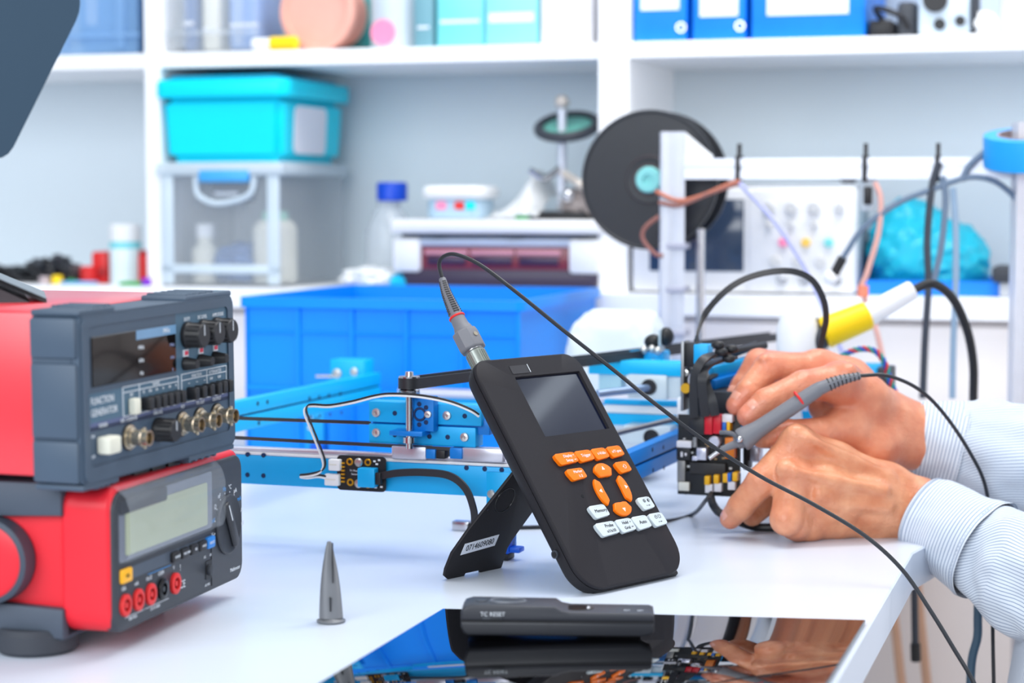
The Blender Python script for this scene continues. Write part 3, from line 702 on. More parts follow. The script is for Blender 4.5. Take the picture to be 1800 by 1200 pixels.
# ---- filament spool behind the post
oS = oF+.035; q = RW(1142, 316, oS); rS = (RW(1142, 194, oS).z-RW(1142, 440, oS).z)/2
MS = frame(q, E1, ZV, E1.cross(ZV))           # local z points toward the viewer
sp = thing('filament_spool', 'black filament spool with teal hub behind the extrusion post', 'spool', MS)
blk = pm('spool_black', (40, 42, 48), .38, vary=.08); fil = pm('filament_black', (34, 34, 38), .3, vary=.15)
mb = MB(); mb.lathe([(rS*.2, 0), (rS*.24, .003), (rS*.33, .0035), (rS*.35, .001), (rS*.95, .001), (rS*.97, .003), (rS, .003), (rS, -.003), (rS*.2, -.003)], blk, I4, 56); part('flange', mb, sp)
mb = MB(); mb.lathe([(rS*.2, -.066), (rS, -.066), (rS, -.072), (rS*.2, -.072)], blk, I4, 56); part('flange', mb, sp)
mb = MB(); pr = [(rS*.5, -.003)]
for k in range(24): z = -.003-.063*(k+.5)/24; pr += [(rS*.86, z+.0008), (rS*.88, z), (rS*.86, z-.0008)]
mb.lathe(pr+[(rS*.5, -.066)], fil, I4, 48); part('filament', mb, sp)
mb = MB(); mb.lathe([(rS*.35, .0012), (rS*.34, .0025), (rS*.26, .0025)], pm('spool_label', (78, 62, 66), .5), I4, 48); part('label_ring', mb, sp, label='brownish label ring')
mb = MB(); mb.lathe([(rS*.19, -.072), (rS*.19, .008), (rS*.17, .011), (rS*.08, .011), (rS*.07, .007), (0, .007)], pm('teal_hub', (136, 214, 214), .4), I4, 32); part('hub', mb, sp, label='pale teal hub')
# ---- roll of blue tape on the right post
q = RW(1806, 290, oF-.02); M = Tm(q) @ Rz(YAW) @ Rx(math.radians(12))
tp = thing('tape_roll', 'bright blue roll of tape hung on the right post', 'tape', M)
mb = MB(); mb.lathe([(.036, .0), (.0515, 0), (.052, .003), (.052, .034), (.0515, .037), (.036, .037), (.036, 0)], pm('tape_blue', (30, 165, 245), .4, vary=.03), I4, 40); part('tape', mb, tp)
mb = MB(); mb.lathe([(.0335, .0), (.036, 0), (.036, .038), (.0335, .038), (.0335, 0)], pm('card_core', (170, 150, 150), .8), I4, 40); part('core', mb, tp, label='cardboard core')

# ---- white pen tool with yellow collar, its holder and cable
Yt = 2.25
h0 = W(1402, 600, Yt)
hd = thing('tool_holder', 'white rounded holder carrying the yellow-collared tool', 'holder', Tm(h0.x, h0.y, TZ))
hh = W(1402, 552, Yt).z-TZ
mb = MB(); mb.lathe([(.034, 0), (.036, .004), (.026, .03), (.022, hh*.5), (.0235, hh*.78), (.024, hh*.92), (.019, hh), (0, hh)], white_pl, I4, 32); part('body', mb, hd)
mb = MB(); mb.cyl(W(1422, 600, Yt)-h0+Vector((0, 0, h0.z-TZ)), W(1446, 588, Yt)-h0+Vector((0, 0, h0.z-TZ)), .016, grey_dark, bev=.002)
mb.cyl(W(1428, 560, Yt)-h0+Vector((0, 0, h0.z-TZ)), W(1436, 615, Yt)-h0+Vector((0, 0, h0.z-TZ)), .006, black); part('socket', mb, hd, label='dark socket')
p0, p1, p2 = W(1447, 586, Yt), W(1528, 553, Yt), W(1606, 508, Yt)
pt = thing('soldering_pen', 'white pen tool with yellow collar lying in a white holder', 'tool', Tm(p0))
mb = MB(); mb.cyl(p0, p1, .0185, yellow, .0165, bev=.003, n=24); part('collar', mb, pt, world=True, label='yellow collar')
mb = MB(); mb.cyl(p1-(p1-p0)*.05, p2, .0135, white_pl, .011, bev=.002, n=24); part('handle', mb, pt, world=True)
mb = MB(); mb.tube([p2-(p2-p1)*.05, W(1640, 499, Yt), W(1675, 525, Yt+.01), W(1700, 580, Yt+.02), W(1711, 640, Yt+.03), W(1711, 705, Yt+.04), W(1712, 790, Yt+.08)], .0052, black, 10); part('cable', mb, pt, world=True, label='stiff black cable')
# ---- things under the right end of the table
def hang(pts, Y, r, m, lb):
    mb = MB(); Pw = [W(x, y, Y) for x, y in pts]; mb.tube(Pw, r, m, 8, 8); return mb, Pw
mb, Pw = hang([(1607, 1010), (1608, 1080), (1609, 1140)], 2.3, .0042, cg, '')
mb.cyl(W(1609, 1130, 2.3), W(1610, 1162, 2.3), .006, black, bev=.001); single('cable', mb, 'dark hanging cable with plug below the table corner', 'cable', world_origin=Pw[0])
mb, Pw = hang([(1721, 960), (1719, 1080), (1718, 1120), (1708, 1165), (1704, 1260)], 1.98, .0045, pm('cable_slate', (70, 98, 120), .5), ''); single('cable', mb, 'slate blue cable hanging below the striped sleeve', 'cable', world_origin=Pw[0])
for (xa, xb, lb) in ((1572, 1592, 'thin pale wooden rod nearest the table edge, leaning on the cabinet'), (1618, 1636, 'thin pale wooden rod leaning on the cabinet, right of the dark plug')):
    a0 = RW(xa, 1080, -.06); b0 = RW(xb, 1230, -.06); d_ = (b0-a0)/(a0.z-b0.z)
    bot = a0+d_*a0.z-E2*.10; top = a0-d_*(.70-a0.z)+E2*.03
    mb = MB(); mb.cyl(bot, top, .0065, beech, .006); single('wooden_rod', mb, lb, 'rod', world_origin=bot, group='wooden rods under the table')
# ================================================================ bench multimeter (lower) and function generator (upper)
mred = pm('meter_red', (230, 40, 54), .38, vary=.03, spec=.4); gred = pm('generator_red', (230, 44, 58), .35, vary=.03, spec=.5, coat=.8); gred.node_tree.nodes['Principled BSDF'].inputs['Coat Roughness'].default_value = .3; slate = pm('slate_plastic', (68, 78, 92), .5, vary=.04, bump=.05, scale=200)
dark_s = pm('panel_charcoal', (52, 56, 64), .48, vary=.05, bump=.05, scale=200); pan_b = pm('panel_steel_blue', (74, 104, 126), .5, vary=.03)
pan_v = pm('panel_violet', (88, 98, 136), .5, vary=.03); pan_l = pm('panel_lower', (66, 84, 104), .5, vary=.03)
wtxt = pm('white_print', (222, 228, 236), .6, vary=.02); rtxt = pm('red_print', (224, 60, 90), .5); btxt = pm('blue_print', (70, 150, 220), .5)
brass = pm('nickel', (196, 184, 164), .25, .9); ivory = pm('ivory_key', (228, 226, 210), .45)
# ---------------- multimeter
DW, DH, DD = .235, .105, .26
MD = pose(Vector((-.2874, 1.4184, .767)), math.radians(75), 0, 0)
dm = thing('bench_multimeter', 'red and grey bench multimeter with LCD and rotary dial, bottom of the stack', 'multimeter', MD)
prof = rrect(DW, DH, .014, 6)
mb = MB(); mb.prism(rrect(DW+.006, DH+.003, .017, 6, -.003, .0), -.04, -.001, mred, .004, 3, M=FRONT)
mb.prism(rrect(DW-.004, DH-.004, .014, 6, .002, .002), -DD, -.035, mred, .004, 2, M=FRONT); part('red_shell', mb, dm, label='red shell')
mb = MB(); mb.prism(rrect(DW+.003, DH-.001, .014, 6, -.0005, -.0005), -.01, .0015, dark_s, .003, 2, M=FRONT)
mb.b2((.171, -.0019, .004), (.1716, -.0005, .046), black); mb.b2((.002, -.0021, .0), (.002, -.0021, .001), black)
mb.prism(rrect(.166, .009, .002, 3, .006, .0365), .0012, .0017, pm('slate_strip', (72, 82, 96), .5), M=FRONT); part('front_panel', mb, dm)
# side straps (dark) top and bottom, running back
for nm, z0, z1 in (('strap', .082, .110), ('strap', -.004, .022)):
    mb = MB()
    for sx in (-.0065, DW-.004):
        y = [(.037, z0+(.004 if z0 > .05 else 0)), (DD, z0-.004 if z0 > .05 else z0), (DD, z1 if z0 > .05 else z1+.006), (.037, z1 if z0 > .05 else z1-.004)]
        mb.prism(y, 0, .0105, slate, .002, 2, M=frame((sx, 0, 0), Vector((0, 1, 0)), ZV, Vector((1, 0, 0))))
    zz = DH+.0005 if z0 > .05 else -.0055
    mb.b2((-.004, .037, zz), (DW+.004, DD, zz+.004), slate, .002); part(nm, mb, dm)
# pivot hub with dark ring
for sx, d in ((-.004, -1), (DW+.004, 1)):
    mb = MB(); Mh = frame((sx, .093, .052), Vector((0, 1, 0)), Vector((0, 0, d)), Vector((d, 0, 0)))
    mb.lathe([(.0315, -.004), (.0315, .011), (.0285, .013), (.0275, .012), (.0275, -.004)], slate, Mh, 48); part('pivot_ring', mb, dm)
    mb = MB(); mb.lathe([(.0274, -.004), (.0274, .011), (.024, .0125), (.012, .013), (.0115, .012), (0, .012)], mred, Mh, 48); part('pivot_cap', mb, dm, label='red pivot cap')
# feet
foot_h = .767-TZ
for x, y, r in ((.012, .068, .03), (.16, .05, .014), (.05, .22, .014), (.2, .22, .018)):
    mb = MB(); mb.lathe([(r*.9, -foot_h+.0002), (r, -foot_h+.003), (r, -.002), (r*.9, .002)], pm('foot_grey', (56, 60, 68), .6), Tm(x, y, 0), 32); part('foot', mb, dm)
# display
mb = MB(); mb.prism(rrect(.167, .046, .003, 3, .007, .051), -.001, .0018, pm('lcd_bezel', (120, 126, 140), .3), .0006, 1, M=FRONT)
mb.prism(rrect(.146, .034, .002, 3, .017, .055), .0017, .0024, pm('lcd_green', (176, 184, 158), .35, vary=.03), M=FRONT); part('lcd', mb, dm, label='grey green LCD')
mb = MB(); mb.prism(rrect(.08, .011, .002, 2, .007, .086), .0018, .003, dark_s, .0005, 1, M=FRONT); part('display_dark_reflection', mb, dm)  # charcoal strip standing in for a dark reflection across the display top
cov = pm('cover_clear', (206, 214, 224), .06, alpha=.1, vary=.01, coat=.5)
mb = MB(); prf = [(-.001, .051), (-.010, .053), (-.0125, .06), (-.0125, .09), (-.009, .1), (-.0005, .1075), (.02, .1095), (.02, .108), (0, .106), (-.008, .099), (-.0112, .089), (-.0112, .061), (-.009, .0545), (-.001, .0525)]
mb.prism(prf, .006, .176, cov, M=frame((0, 0, 0), Vector((0, 1, 0)), ZV, Vector((1, 0, 0)))); part('clear_cover', mb, dm, label='clear curved cover')
# buttons
for u, lab in ((.100, 'RANGE'), (.117, 'MAX MIN'), (.1343, 'REL'), (.1502, 'HOLD')):
    mb = MB(); mb.prism(rrect(.0135, .008, .0018, 3, u-.0067, .0362), .001, .0046, black, .001, 2, M=FRONT); mb.text(lab, .0028, wtxt, on(u+.001, .0402, .0047)); part('button', mb, dm)
mb = MB(); mb.prism(rrect(.0145, .0095, .002, 3, .159, .0356), .001, .0046, pm('select_blue', (40, 130, 215), .4), .001, 2, M=FRONT); mb.text('SELECT', .003, wtxt, on(.1664, .0402, .0047)); part('button', mb, dm, label='blue button')
mb = MB(); mb.prism(rrect(.0175, .0105, .002, 3, .007, .0358), .001, .004, pm('amber_key', (250, 180, 20), .4), .001, 2, M=FRONT); mb.text('REL', .0036, pm('dark_print', (60, 50, 30), .6), on(.016, .041, .0041)); part('button', mb, dm, label='amber button')
# input jacks
for u, m, lab in ((.0146, red_pl, '10A'), (.0358, red_pl, 'mA'), (.057, red_pl, 'Hz Ω'), (.0779, black_gloss, 'COM'), (.1007, red_pl, 'V')):
    mb = MB(); mb.lathe([(.0082, 0), (.0082, .0025), (.0074, .003), (.0048, .003), (.0046, .0)], m, on(u, .0193, .0012), 28); mb.lathe([(.0046, .0006), (0, .0006)], black_gloss, on(u, .0193, .0012), 20)
    mb.lathe([(.0022, .0004), (.0022, .0024), (0, .0024)], m, on(u, .0193, .0012), 14); part('jack', mb, dm)
    mb = MB(); mb.text(lab, .0042, wtxt, on(u-.001, .0315, .0016)); part('print', mb, dm)
mb = MB(); mb.text('CE', .0085, wtxt, on(.1155, .0155, .0016)); mb.text('Multimeter', .0046, wtxt, on(.219, .0095, .0017)); mb.text('!', .007, wtxt, on(.1115, .0295, .0016))
mb.text('500V MAX', .003, wtxt, on(.028, .0075, .0016)); mb.text('CAT II 1000V', .003, wtxt, on(.066, .0075, .0016)); mb.text('AC', .003, wtxt, on(.1585, .0295, .0016)); mb.text('DC', .003, wtxt, on(.17, .0295, .0016)); mb.text('AC+DC', .003, wtxt, on(.163, .0065, .0016))
for x0, x1 in ((.015, .046), (.048, .09)): mb.b2((x0, -.0017, .0095), (x1, -.0014, .0099), wtxt)
mb.b2((.0, -.001, .0), (.0, -.001, .0), wtxt); mb.b2((.054, -.002, .0345), (.094, -.0016, .0349), btxt)
part('print', mb, dm)
mb = MB(); mb.prism(rrect(.012, .015, .001, 2, .1594, .0106), .001, .002, black, M=FRONT); mb.prism(circ(.0042, 20, .1654, .018), .001, .005, grey_dark, .001, 2, M=FRONT); part('slide_switch', mb, dm)
# rotary dial
mb = MB(); mb.lathe([(.0248, 0), (.0248, .0018), (.0235, .0028), (.0225, .0028), (.0215, .0022), (0, .0022)], dark_s, on(.2045, .0488, .0012), 44)
mb.prism(rrect(.0105, .043, .004, 4, -.00525, -.0215), .002, .0058, pm('knob_charcoal', (52, 54, 60), .42), .002, 2, M=on(.2045, .0488, .0012) @ Rz(math.radians(28)))
mb.b2((-.0006, .004, .0058), (.0006, .019, .0061), wtxt, M=on(.2045, .0488, .0012) @ Rz(math.radians(28))); part('rotary_dial', mb, dm)
mb = MB()
for k, lb in enumerate(('V~', 'mV', 'Ω', 'nF', 'Hz', '°C', 'µA', 'mA', 'A', 'OFF')):
    a = math.radians(188-k*21.8); mb.text(lb, .0054, (wtxt, btxt)[k % 3 == 1], on(.2045+.0302*math.cos(a), .0488+.0302*math.sin(a), .0016)); mb.prism(circ(.0006, 8), 0, .0002, wtxt, M=on(.2045+.0263*math.cos(a), .0488+.0263*math.sin(a), .0016))
part('dial_print', mb, dm)

# ---------------- function generator
GW, GH = .225, .121
MG = pose(Vector((-.302, 1.3893, .879)), math.radians(69.7), 0, math.radians(1.17))
gn = thing('function_generator', 'red function generator with grey bezel and knobs, top of the stack', 'signal generator', MG)
mb = MB(); o = rrect(GW, GH, .007, 4); i = rrect(GW-.02, GH-.021, .004, 4, .0095, .0125)
BV = lambda a, b: (a, b)
bz_ = pm('bezel_slate', (68, 84, 102), .45, vary=.04)
mb.ringprism(o, i, -.006, .0, bz_, M=FRONT); mb.prism(rrect(GW, GH, .007, 4), -.04, -.006, bz_, .001, 1, M=FRONT)
mb.ringprism(rrect(GW-.004, GH-.004, .006, 4, .002, .002), i, .0, .0015, bz_, M=FRONT); part('bezel', mb, gn)
for sx in (-.0028, GW-.004):                  # grip blocks on the sides of the bezel
    for z0, z1 in ((.002, .032), (.0335, .087), (.0905, .119)):
        mb = MB(); mb.b2((sx, .0015, z0), (sx+.0068, .039, z1), bz_, .0022, 2); part('grip_block', mb, gn)
for z, s_ in ((GH-.001, 1), (-.0038, -1)):    # raised ribbed pads on top and bottom edges
    for x0, x1, xs in ((.0, .05, (.026, .033, .04, .047)), (.15, GW, (.158, .168, .178, .188, .198))):
        mb = MB(); mb.b2((x0+.001, .0, z), (x1-.001, .04, z+.0045), bz_, .0015, 2)
        for x in xs: mb.b2((x-.0022, .003, z+(.003 if s_ > 0 else -.0022)), (x+.0022, .038, z+(.0062 if s_ > 0 else .0018)), bz_, .0012, 2)
        part('ribbed_pad', mb, gn)
mb = MB(); mb.b2((.006, .038, .004), (GW-.006, .25, GH+.0015), gred, .004, 2); part('case', mb, gn, label='red case')
mb = MB(); mb.b2((.0095, -.0002, .0125), (GW-.0105, .003, .0405), pan_l); mb.b2((.0095, -.0002, .0375), (GW-.0105, .0025, .0435), pan_v); mb.b2((.0095, -.0001, .0435), (GW-.0105, .003, GH-.0085), pan_b)
mb.b2((.0095, -.0006, .0645), (.133, .0028, GH-.0085), bz_); part('front_panel', mb, gn)
mb = MB(); mb.b2((.014, -.0016, .0688), (.1315, -.0003, .1045), pm('display_glass', (14, 11, 12), .08, coat=.15, spec=.3), .0005, 1)
mb.b2((.074, -.0018, .0975), (.1315, -.0015, .1045), pm('display_blue', (110, 150, 186), .2)); mb.text('MHz', .005, wtxt, on(.117, .101, .0019))
for v, l in ((.0915, 'MHz'), (.082, 'kHz'), (.0725, 'Hz')): mb.text(l, .0042, wtxt, on(.0805, v, .0017)); mb.text(l if v > .08 else 'V', .0035, pm('blue_grey_print', (140, 150, 190), .5), on(.1255, v-.002, .0017))
part('display', mb, gn, label='black glossy display')
def gknob(u, v, r, h, m=black, name='knob', r2=None):
    mb = MB(); pr = [(r*1.05, 0), (r*1.05, h*.18), (r, h*.22), ((r2 or r*.93), h*.93), ((r2 or r*.93)-.0006, h), (0, h)]
    mb.lathe(pr, m, on(u, v, .0003), 26)
    if r > .005:
        for k in range(14): a = 2*PI*k/14; mb.b2((r*.95*math.cos(a)-.0005, r*.95*math.sin(a)-.0005, h*.25), (r*.95*math.cos(a)+.0005, r*.95*math.sin(a)+.0005, h*.92), m, M=on(u, v, .0003))
    mb.b2((-.0004, 0, h), (.0004, r*.8, h+.0002), wtxt, M=on(u, v, .0003)) if r > .005 else None
    return part(name, mb, gn)
for u in (.1506, .175, .1965): gknob(u, .0948, .0098, .0155)
for u in (.1465, .170, .193): gknob(u, .073, .005, .0115, name='push_button', r2=.0038)
for u in (.1475, .171, .1941):
    mb = MB(); mb.b2((u-.0035, -.0012, .0785), (u+.0035, .0, .0838), wtxt); mb.b2((u-.0024, -.0016, .0796), (u+.0024, -.0011, .0827), rtxt); part('indicator', mb, gn, label='red square indicator')
for u in (.0836, .0931, .1026, .112, .1215, .131, .1512, .1633, .1754, .1875, .1965, .2062):
    mb = MB(); mb.prism(rrect(.0064, .0098, .0015, 3, -.0032, -.0049), 0, .0085, black, .0008, 2, M=on(u, .0496, .0002)); part('push_button', mb, gn)
mb = MB(); mb.prism(rrect(.0085, .012, .0015, 3, -.0042, -.006), 0, .006, ivory, .0012, 2, M=on(.0672, .0495, .0002)); part('push_button', mb, gn, label='ivory push button')
mb = MB(); mb.prism(rrect(.0165, .0125, .002, 3, -.008, -.006), 0, .011, ivory, .0018, 2, M=on(.027, .0265, .0002)); part('power_button', mb, gn, label='ivory power button')
gknob(.1035, .0275, .0088, .0165)
for u in (.0625, .140, .167, .1945):
    b_ = thing  # BNC socket: flange, barrel, two bayonet lugs, insulator
    mb = MB(); mb.lathe([(.0092, 0), (.0092, .0016), (.0075, .0018), (.0075, .004), (.0058, .0045), (.0058, .0105), (.0066, .0108), (.0066, .0125), (.0057, .013), (.0057, .0175), (.0047, .0175), (.0047, .010)], brass, on(u, .0272, .0002), 28)
    for s_ in (-1, 1): mb.cyl((u, -.0135, .0272+s_*.005), (u, -.0135, .0272+s_*.0078), .0014, brass, n=12)
    mb.lathe([(.0046, .010), (.0022, .010), (.0022, .015), (.0008, .015), (.0008, .013), (0, .013)], pm('insulator', (170, 140, 90), .5), on(u, .0272, .0002), 18)
    mb.lathe([(.0100, 0), (.0100, .0008), (.009, .0008)], black, on(u, .0272, .0002), 24); part('bnc_socket', mb, gn, label='nickel BNC socket')
mb = MB()
mt = MB(); mb2 = MB(); mb3 = MB(); mb4 = MB(); mb3.text('FUNCTION', .0074, wtxt, on(.0125, .0585, .0004), align='LEFT', sx=.82); mb3.text('GENERATOR', .0074, wtxt, on(.0125, .0502, .0004), align='LEFT', sx=.82)
for u, v, s_, l in ((.15, .107, .004, 'DUTY'), (.174, .107, .004, 'DC LEVEL'), (.199, .107, .004, 'AMPLITUDE'), (.0275, .0405, .0038, 'POWER'), (.0625, .0405, .0038, 'EXT. COUNTER'), (.1035, .0405, .0038, 'FINE ADJ'), (.1405, .0405, .0038, 'VCF'), (.168, .0405, .0038, 'TTL OUT'), (.1945, .0405, .0042, 'OUTPUT'),
                 (.102, .0625, .0036, 'RANGE'), (.163, .0625, .0036, 'FUNCTION'), (.1925, .0625, .0036, 'ATTENUATOR'), (.067, .058, .0032, 'EXT'), (.186, .0575, .003, '20dB'), (.199, .0575, .003, '40dB'), (.0135, .034, .0032, 'ON'), (.0135, .0195, .0032, 'OFF')):
    (mt if v > .1 else mb2 if v < .042 else mb4 if u > .138 else mb).text(l, s_, wtxt, on(u, v, .0009), sx=.85)
for k, l in enumerate(('1M', '100k', '10k', '1k', '100', '10')): mb.text(l, .003, wtxt, on(.0836+.0095*k, .058, .0009), sx=.8)
for k in range(3): mb4.text('~', .005, wtxt, on(.1512+.0121*k, .0575, .0009))
def lines(mb, x0, x1, z0, z1, zs=(), xs=()):
    t_ = .0005
    for z in (z0, z1)+tuple(zs): mb.b2((x0, -.0008, z-t_/2), (x1, -.0002, z+t_/2), wtxt)
    for x in (x0, x1)+tuple(xs): mb.b2((x-t_/2, -.0008, z0), (x+t_/2, -.0002, z1), wtxt)
lines(mb, .0555, .1355, .0432, .0645, (.0605,), (.0785,)); lines(mb4, .1405, .2115, .0432, .0652, (.0605,), (.18,))
part('print', mb, gn, smooth=False); part('print', mt, gn, smooth=False); part('print', mb2, gn, smooth=False); part('print', mb3, gn, smooth=False); part('print', mb4, gn, smooth=False)
# tilt foot under the front edge and rear feet
mb = MB()
for x0, x1 in ((.09, .112), (.116, .136), (.14, .158), (.162, .178)): mb.b2((x0, .012, -.0112), (x1, .03, -.002), black, .001)
mb.b2((.088, .016, -.0062), (.18, .034, -.003), black, .001); part('tilt_foot', mb, gn)
mb = MB()
for x in (.02, .2): mb.b2((x-.01, .2, -.0145 if x < .1 else -.0155), (x+.01, .22, .005), grey_dark, .002)
part('rear_foot', mb, gn)

# ---------------- dark slate housing at the upper left, standing on the generator
hs = pm('housing_slate', (40, 63, 82), .6, vary=.02, spec=.3); hb = pm('housing_black', (34, 30, 38), .4)
Yh = 1.50
g0 = W(-60, 520, Yh)
hz = thing('equipment_housing', 'dark slate angular housing jutting in at the top left corner', 'equipment', Tm(g0))
pts = [(141, -260), (141, 8), (139, 22), (134, 36), (24, 258), (15, 270), (4, 277), (-12, 279), (-260, 279), (-260, -260)]
Pw = [W(x, y, Yh) for x, y in pts]; th = Vector((-.06, .16, 0)); n = len(Pw)
mb = MB(); mb.add(Pw+[p+th for p in Pw], [tuple(range(n))]+[tuple(range(2*n-1, n-1, -1))]+[(i+n, (i+1) % n+n, (i+1) % n, i) for i in range(n)], hs); part('housing', mb, hz, world=True)
Yb = 1.50; A, B = W(-120, 440, Yb), W(82, 525, Yb); tv = Vector((-.03, .12, 0))
def slab(pa, pb, dz, m, nm):
    q = [pa, pb, Vector((pb.x, pb.y, pb.z-dz)) if dz < .009 else Vector((pa.x, pa.y, pb.z))]
    if dz < .009: q.append(Vector((pa.x, pa.y, pa.z-dz)))
    k = len(q); mb = MB(); mb.add(q+[p+tv for p in q], [tuple(range(k))[::-1], tuple(range(k, 2*k))]+[(i, (i+1) % k, (i+1) % k+k, i+k) for i in range(k)], m); return part(nm, mb, hz, world=True)
slab(A, B, .0035, black_gloss, 'base_edge'); slab(A-Vector((0, 0, .0065)), B-Vector((.010, -.0005, .004)), .02, hb, 'base_wedge')
mb = MB(); c1 = W(-190, 300, Yh+.06); c2 = W(-190, 515, Yh+.06); mb.cyl(c2-Vector((0, 0, .0)), c1+Vector((0, 0, .03)), .02, hb, n=24); part('column', mb, hz, world=True)
# ================================================================ handheld oscilloscope on its stand
MSC = pose(Vector((.0623, 1.6364, .7553)), .8165, .6336, 0)
sc_m = pm('soft_black_shell', (28, 26, 32), .58, vary=.03, bump=.15, scale=260, spec=.32)
sc_b = pm('soft_black_back', (27, 25, 30), .55, vary=.03, bump=.15, scale=260, spec=.4)
okey = pm('orange_key', (255, 120, 0), .4, vary=.02); wkey = pm('white_key', (200, 210, 216), .42, vary=.02); kprint = pm('black_print', (40, 42, 50), .6)
SW, SL = .14, .23
hs_ = thing('handheld_oscilloscope', 'black handheld oscilloscope with orange keys leaning on its stand', 'oscilloscope', MSC)
def sout(ins=0.0, seg=10):                    # outline: tighter corners at the top, wide ones at the bottom
    pts = []; w, h = SW-2*ins, SL-2*ins
    for cx, cy, a0, r in ((1, 0, -PI/2, .029), (1, 1, 0, .019), (0, 1, PI/2, .019), (0, 0, PI, .026)):
        r = max(r-ins*.7, .006); X = w-r if cx else r; Y_ = h-r if cy else r
        for i in range(seg+1): a = a0+PI/2*i/seg; pts.append((ins+X+r*math.cos(a), ins+Y_+r*math.sin(a)))
    return pts
scr = (.0445, .1475, .131, .2095)
# front shell with a real recessed screen opening: ring between outline and opening, walls, plus bevelled edge
def resample(poly, cx, cy, n=96):
    res = []
    for k in range(n):
        a = 2*PI*k/n; d = Vector((math.cos(a), math.sin(a))); best = None
        for i in range(len(poly)):
            p = Vector(poly[i])-Vector((cx, cy)); q = Vector(poly[(i+1) % len(poly)])-Vector((cx, cy)); e = q-p
            den = d.x*e.y-d.y*e.x
            if abs(den) < 1e-12: continue
            t = (p.x*e.y-p.y*e.x)/den; s_ = (p.x*d.y-p.y*d.x)/den
            if t > 0 and -1e-6 <= s_ <= 1+1e-6: best = t if best is None else max(best, t)
        res.append((cx+d.x*best, cy+d.y*best))
    return res
ccx, ccy = .0875, .1785
hole = resample([(scr[0], scr[1]), (scr[2], scr[1]), (scr[2], scr[3]), (scr[0], scr[3])], ccx, ccy, 360)
mb = MB(); rings = []
for ins, z in ((0, -.0036), (0, -.0018), (.0006, -.0007), (.0018, 0)):
    rings.append([(x, y, z) for x, y in resample(sout(ins), ccx, ccy, 360)])
rings.append([(x, y, 0) for x, y in hole]); rings.append([(ccx+(x-ccx)*.985, ccy+(y-ccy)*.985, -.0032) for x, y in hole])
vs = [p for r in rings for p in r]; n = 360
mb.add(vs, [(k*n+i, k*n+(i+1) % n, (k+1)*n+(i+1) % n, (k+1)*n+i) for k in range(len(rings)-1) for i in range(n)], sc_m, FRONT)
part('front_shell', mb, hs_, ang=30)
mb = MB(); mb.prism(sout(.0008), -.0052, -.003, black, M=FRONT)
bm_r = []
for k in range(7):
    a = PI/2*k/6; ins = .0135*(1-math.cos(a)); z = -.0062-.0160*math.sin(a); bm_r.append([(x, y, z) for x, y in resample(sout(ins), SW/2, SL/2, 280)])
bm_r.insert(0, [(x, y, -.0046) for x, y in resample(sout(0), SW/2, SL/2, 280)])
vs = [p for r in bm_r for p in r]; n = 280
mb.add(vs, [(k*n+(i+1) % n, k*n+i, (k+1)*n+i, (k+1)*n+(i+1) % n) for k in range(len(bm_r)-1) for i in range(n)]+[tuple((len(bm_r)-1)*n+i for i in range(n))[::-1], tuple(range(n))], sc_b, FRONT)
part('back_shell', mb, hs_, ang=40)
mb = MB(); mb.b2((scr[0]-.002, .0026, scr[1]-.002), (scr[2]+.002, .004, scr[3]+.002), pm('screen_blueblack', (14, 20, 42), .14, vary=.03, coat=.25, spec=.35)); part('screen', mb, hs_, label='dark blue glossy screen')
mb = MB(); mb.prism(rrect(.022, .0085, .001, 2, .044, .2125), -.0004, .0004, pm('name_plate', (40, 39, 45), .45), M=FRONT); mb.b2((.0675, -.0003, .2132), (.0681, .0001, .2215), wtxt); part('name_plate', mb, hs_)
def key(u, v, w, h, m, texts, pm_, taper=.0022):
    mb = MB(); poly = [(-w/2+taper, -h/2), (w/2, -h/2+.0015), (w/2-.0012, h/2-.001), (w/2-.0035, h/2), (-w/2, h/2), (-w/2-.001, h/2-.003)]
    P_ = []
    for i in range(len(poly)):                # soften the corners
        a, b, c = Vector(poly[i-1]), Vector(poly[i]), Vector(poly[(i+1) % len(poly)])
        for t in (0, .5, 1):
            p = b+(a-b).normalized()*.0014*(1-t)+(c-b).normalized()*.0014*t if t != .5 else b+((a-b).normalized()+(c-b).normalized())*.00055
            P_.append((p.x, p.y))
    mb.prism(P_, -.001, .0032, m, .0012, 3, M=on(u, v)); k = part('key', mb, hs_, label={'orange_key': None}.get(m.name, None))
    t = MB()
    for s_, du, dv, sz in texts: t.text(s_, sz, pm_, on(u+du, v+dv, .00325))
    part('print', t, k, smooth=False); return k
k_ = .946
for u, w, tx in ((.0536, .0262, (('Display', .002, .0022, .0038), ('Setup', .002, -.0022, .0038), ('•', .0095, .0024, .004), ('••', .0095, -.0022, .0036))), (.0777, .021, (('Trigger', .001, .0004, .0042),)), (.0987, .0192, (('t-V/div', .001, .0002, .004),)), (.1197, .0188, (('x/Y-pos', .0005, .0002, .004),))):
    key(u, .1225, w, .0112, okey, tx, wtxt)
key(.0563, .1063, .0215, .0112, okey, (('Marker', .002, .0022, .0038), ('1-2', .003, -.0023, .0038)), wtxt)
key(.119, .1063, .0175, .0112, okey, (('⟲', .001, .0, .006),), wtxt)
key(.0602, .0682, .0212, .0125, wkey, (('Memory', .0015, .0005, .0046),), kprint)
key(.1237, .0682, .0176, .0125, wkey, (('☼ ◐', .0008, .0022, .0042), ('• ••', .0008, -.0025, .0036)), kprint)
key(.0592, .051, .0252, .013, wkey, (('Probe', .003, .0026, .0045), ('x1/x10', .003, -.0025, .0042)), kprint)
key(.0837, .051, .0212, .013, wkey, (('Hold', .0, .0025, .004), ('Grid', .0, -.0025, .004), ('•', .0068, .0025, .004), ('••', .0068, -.0023, .0036)), kprint)
key(.1055, .051, .0205, .013, wkey, (('Auto', .001, .0002, .0048),), kprint)
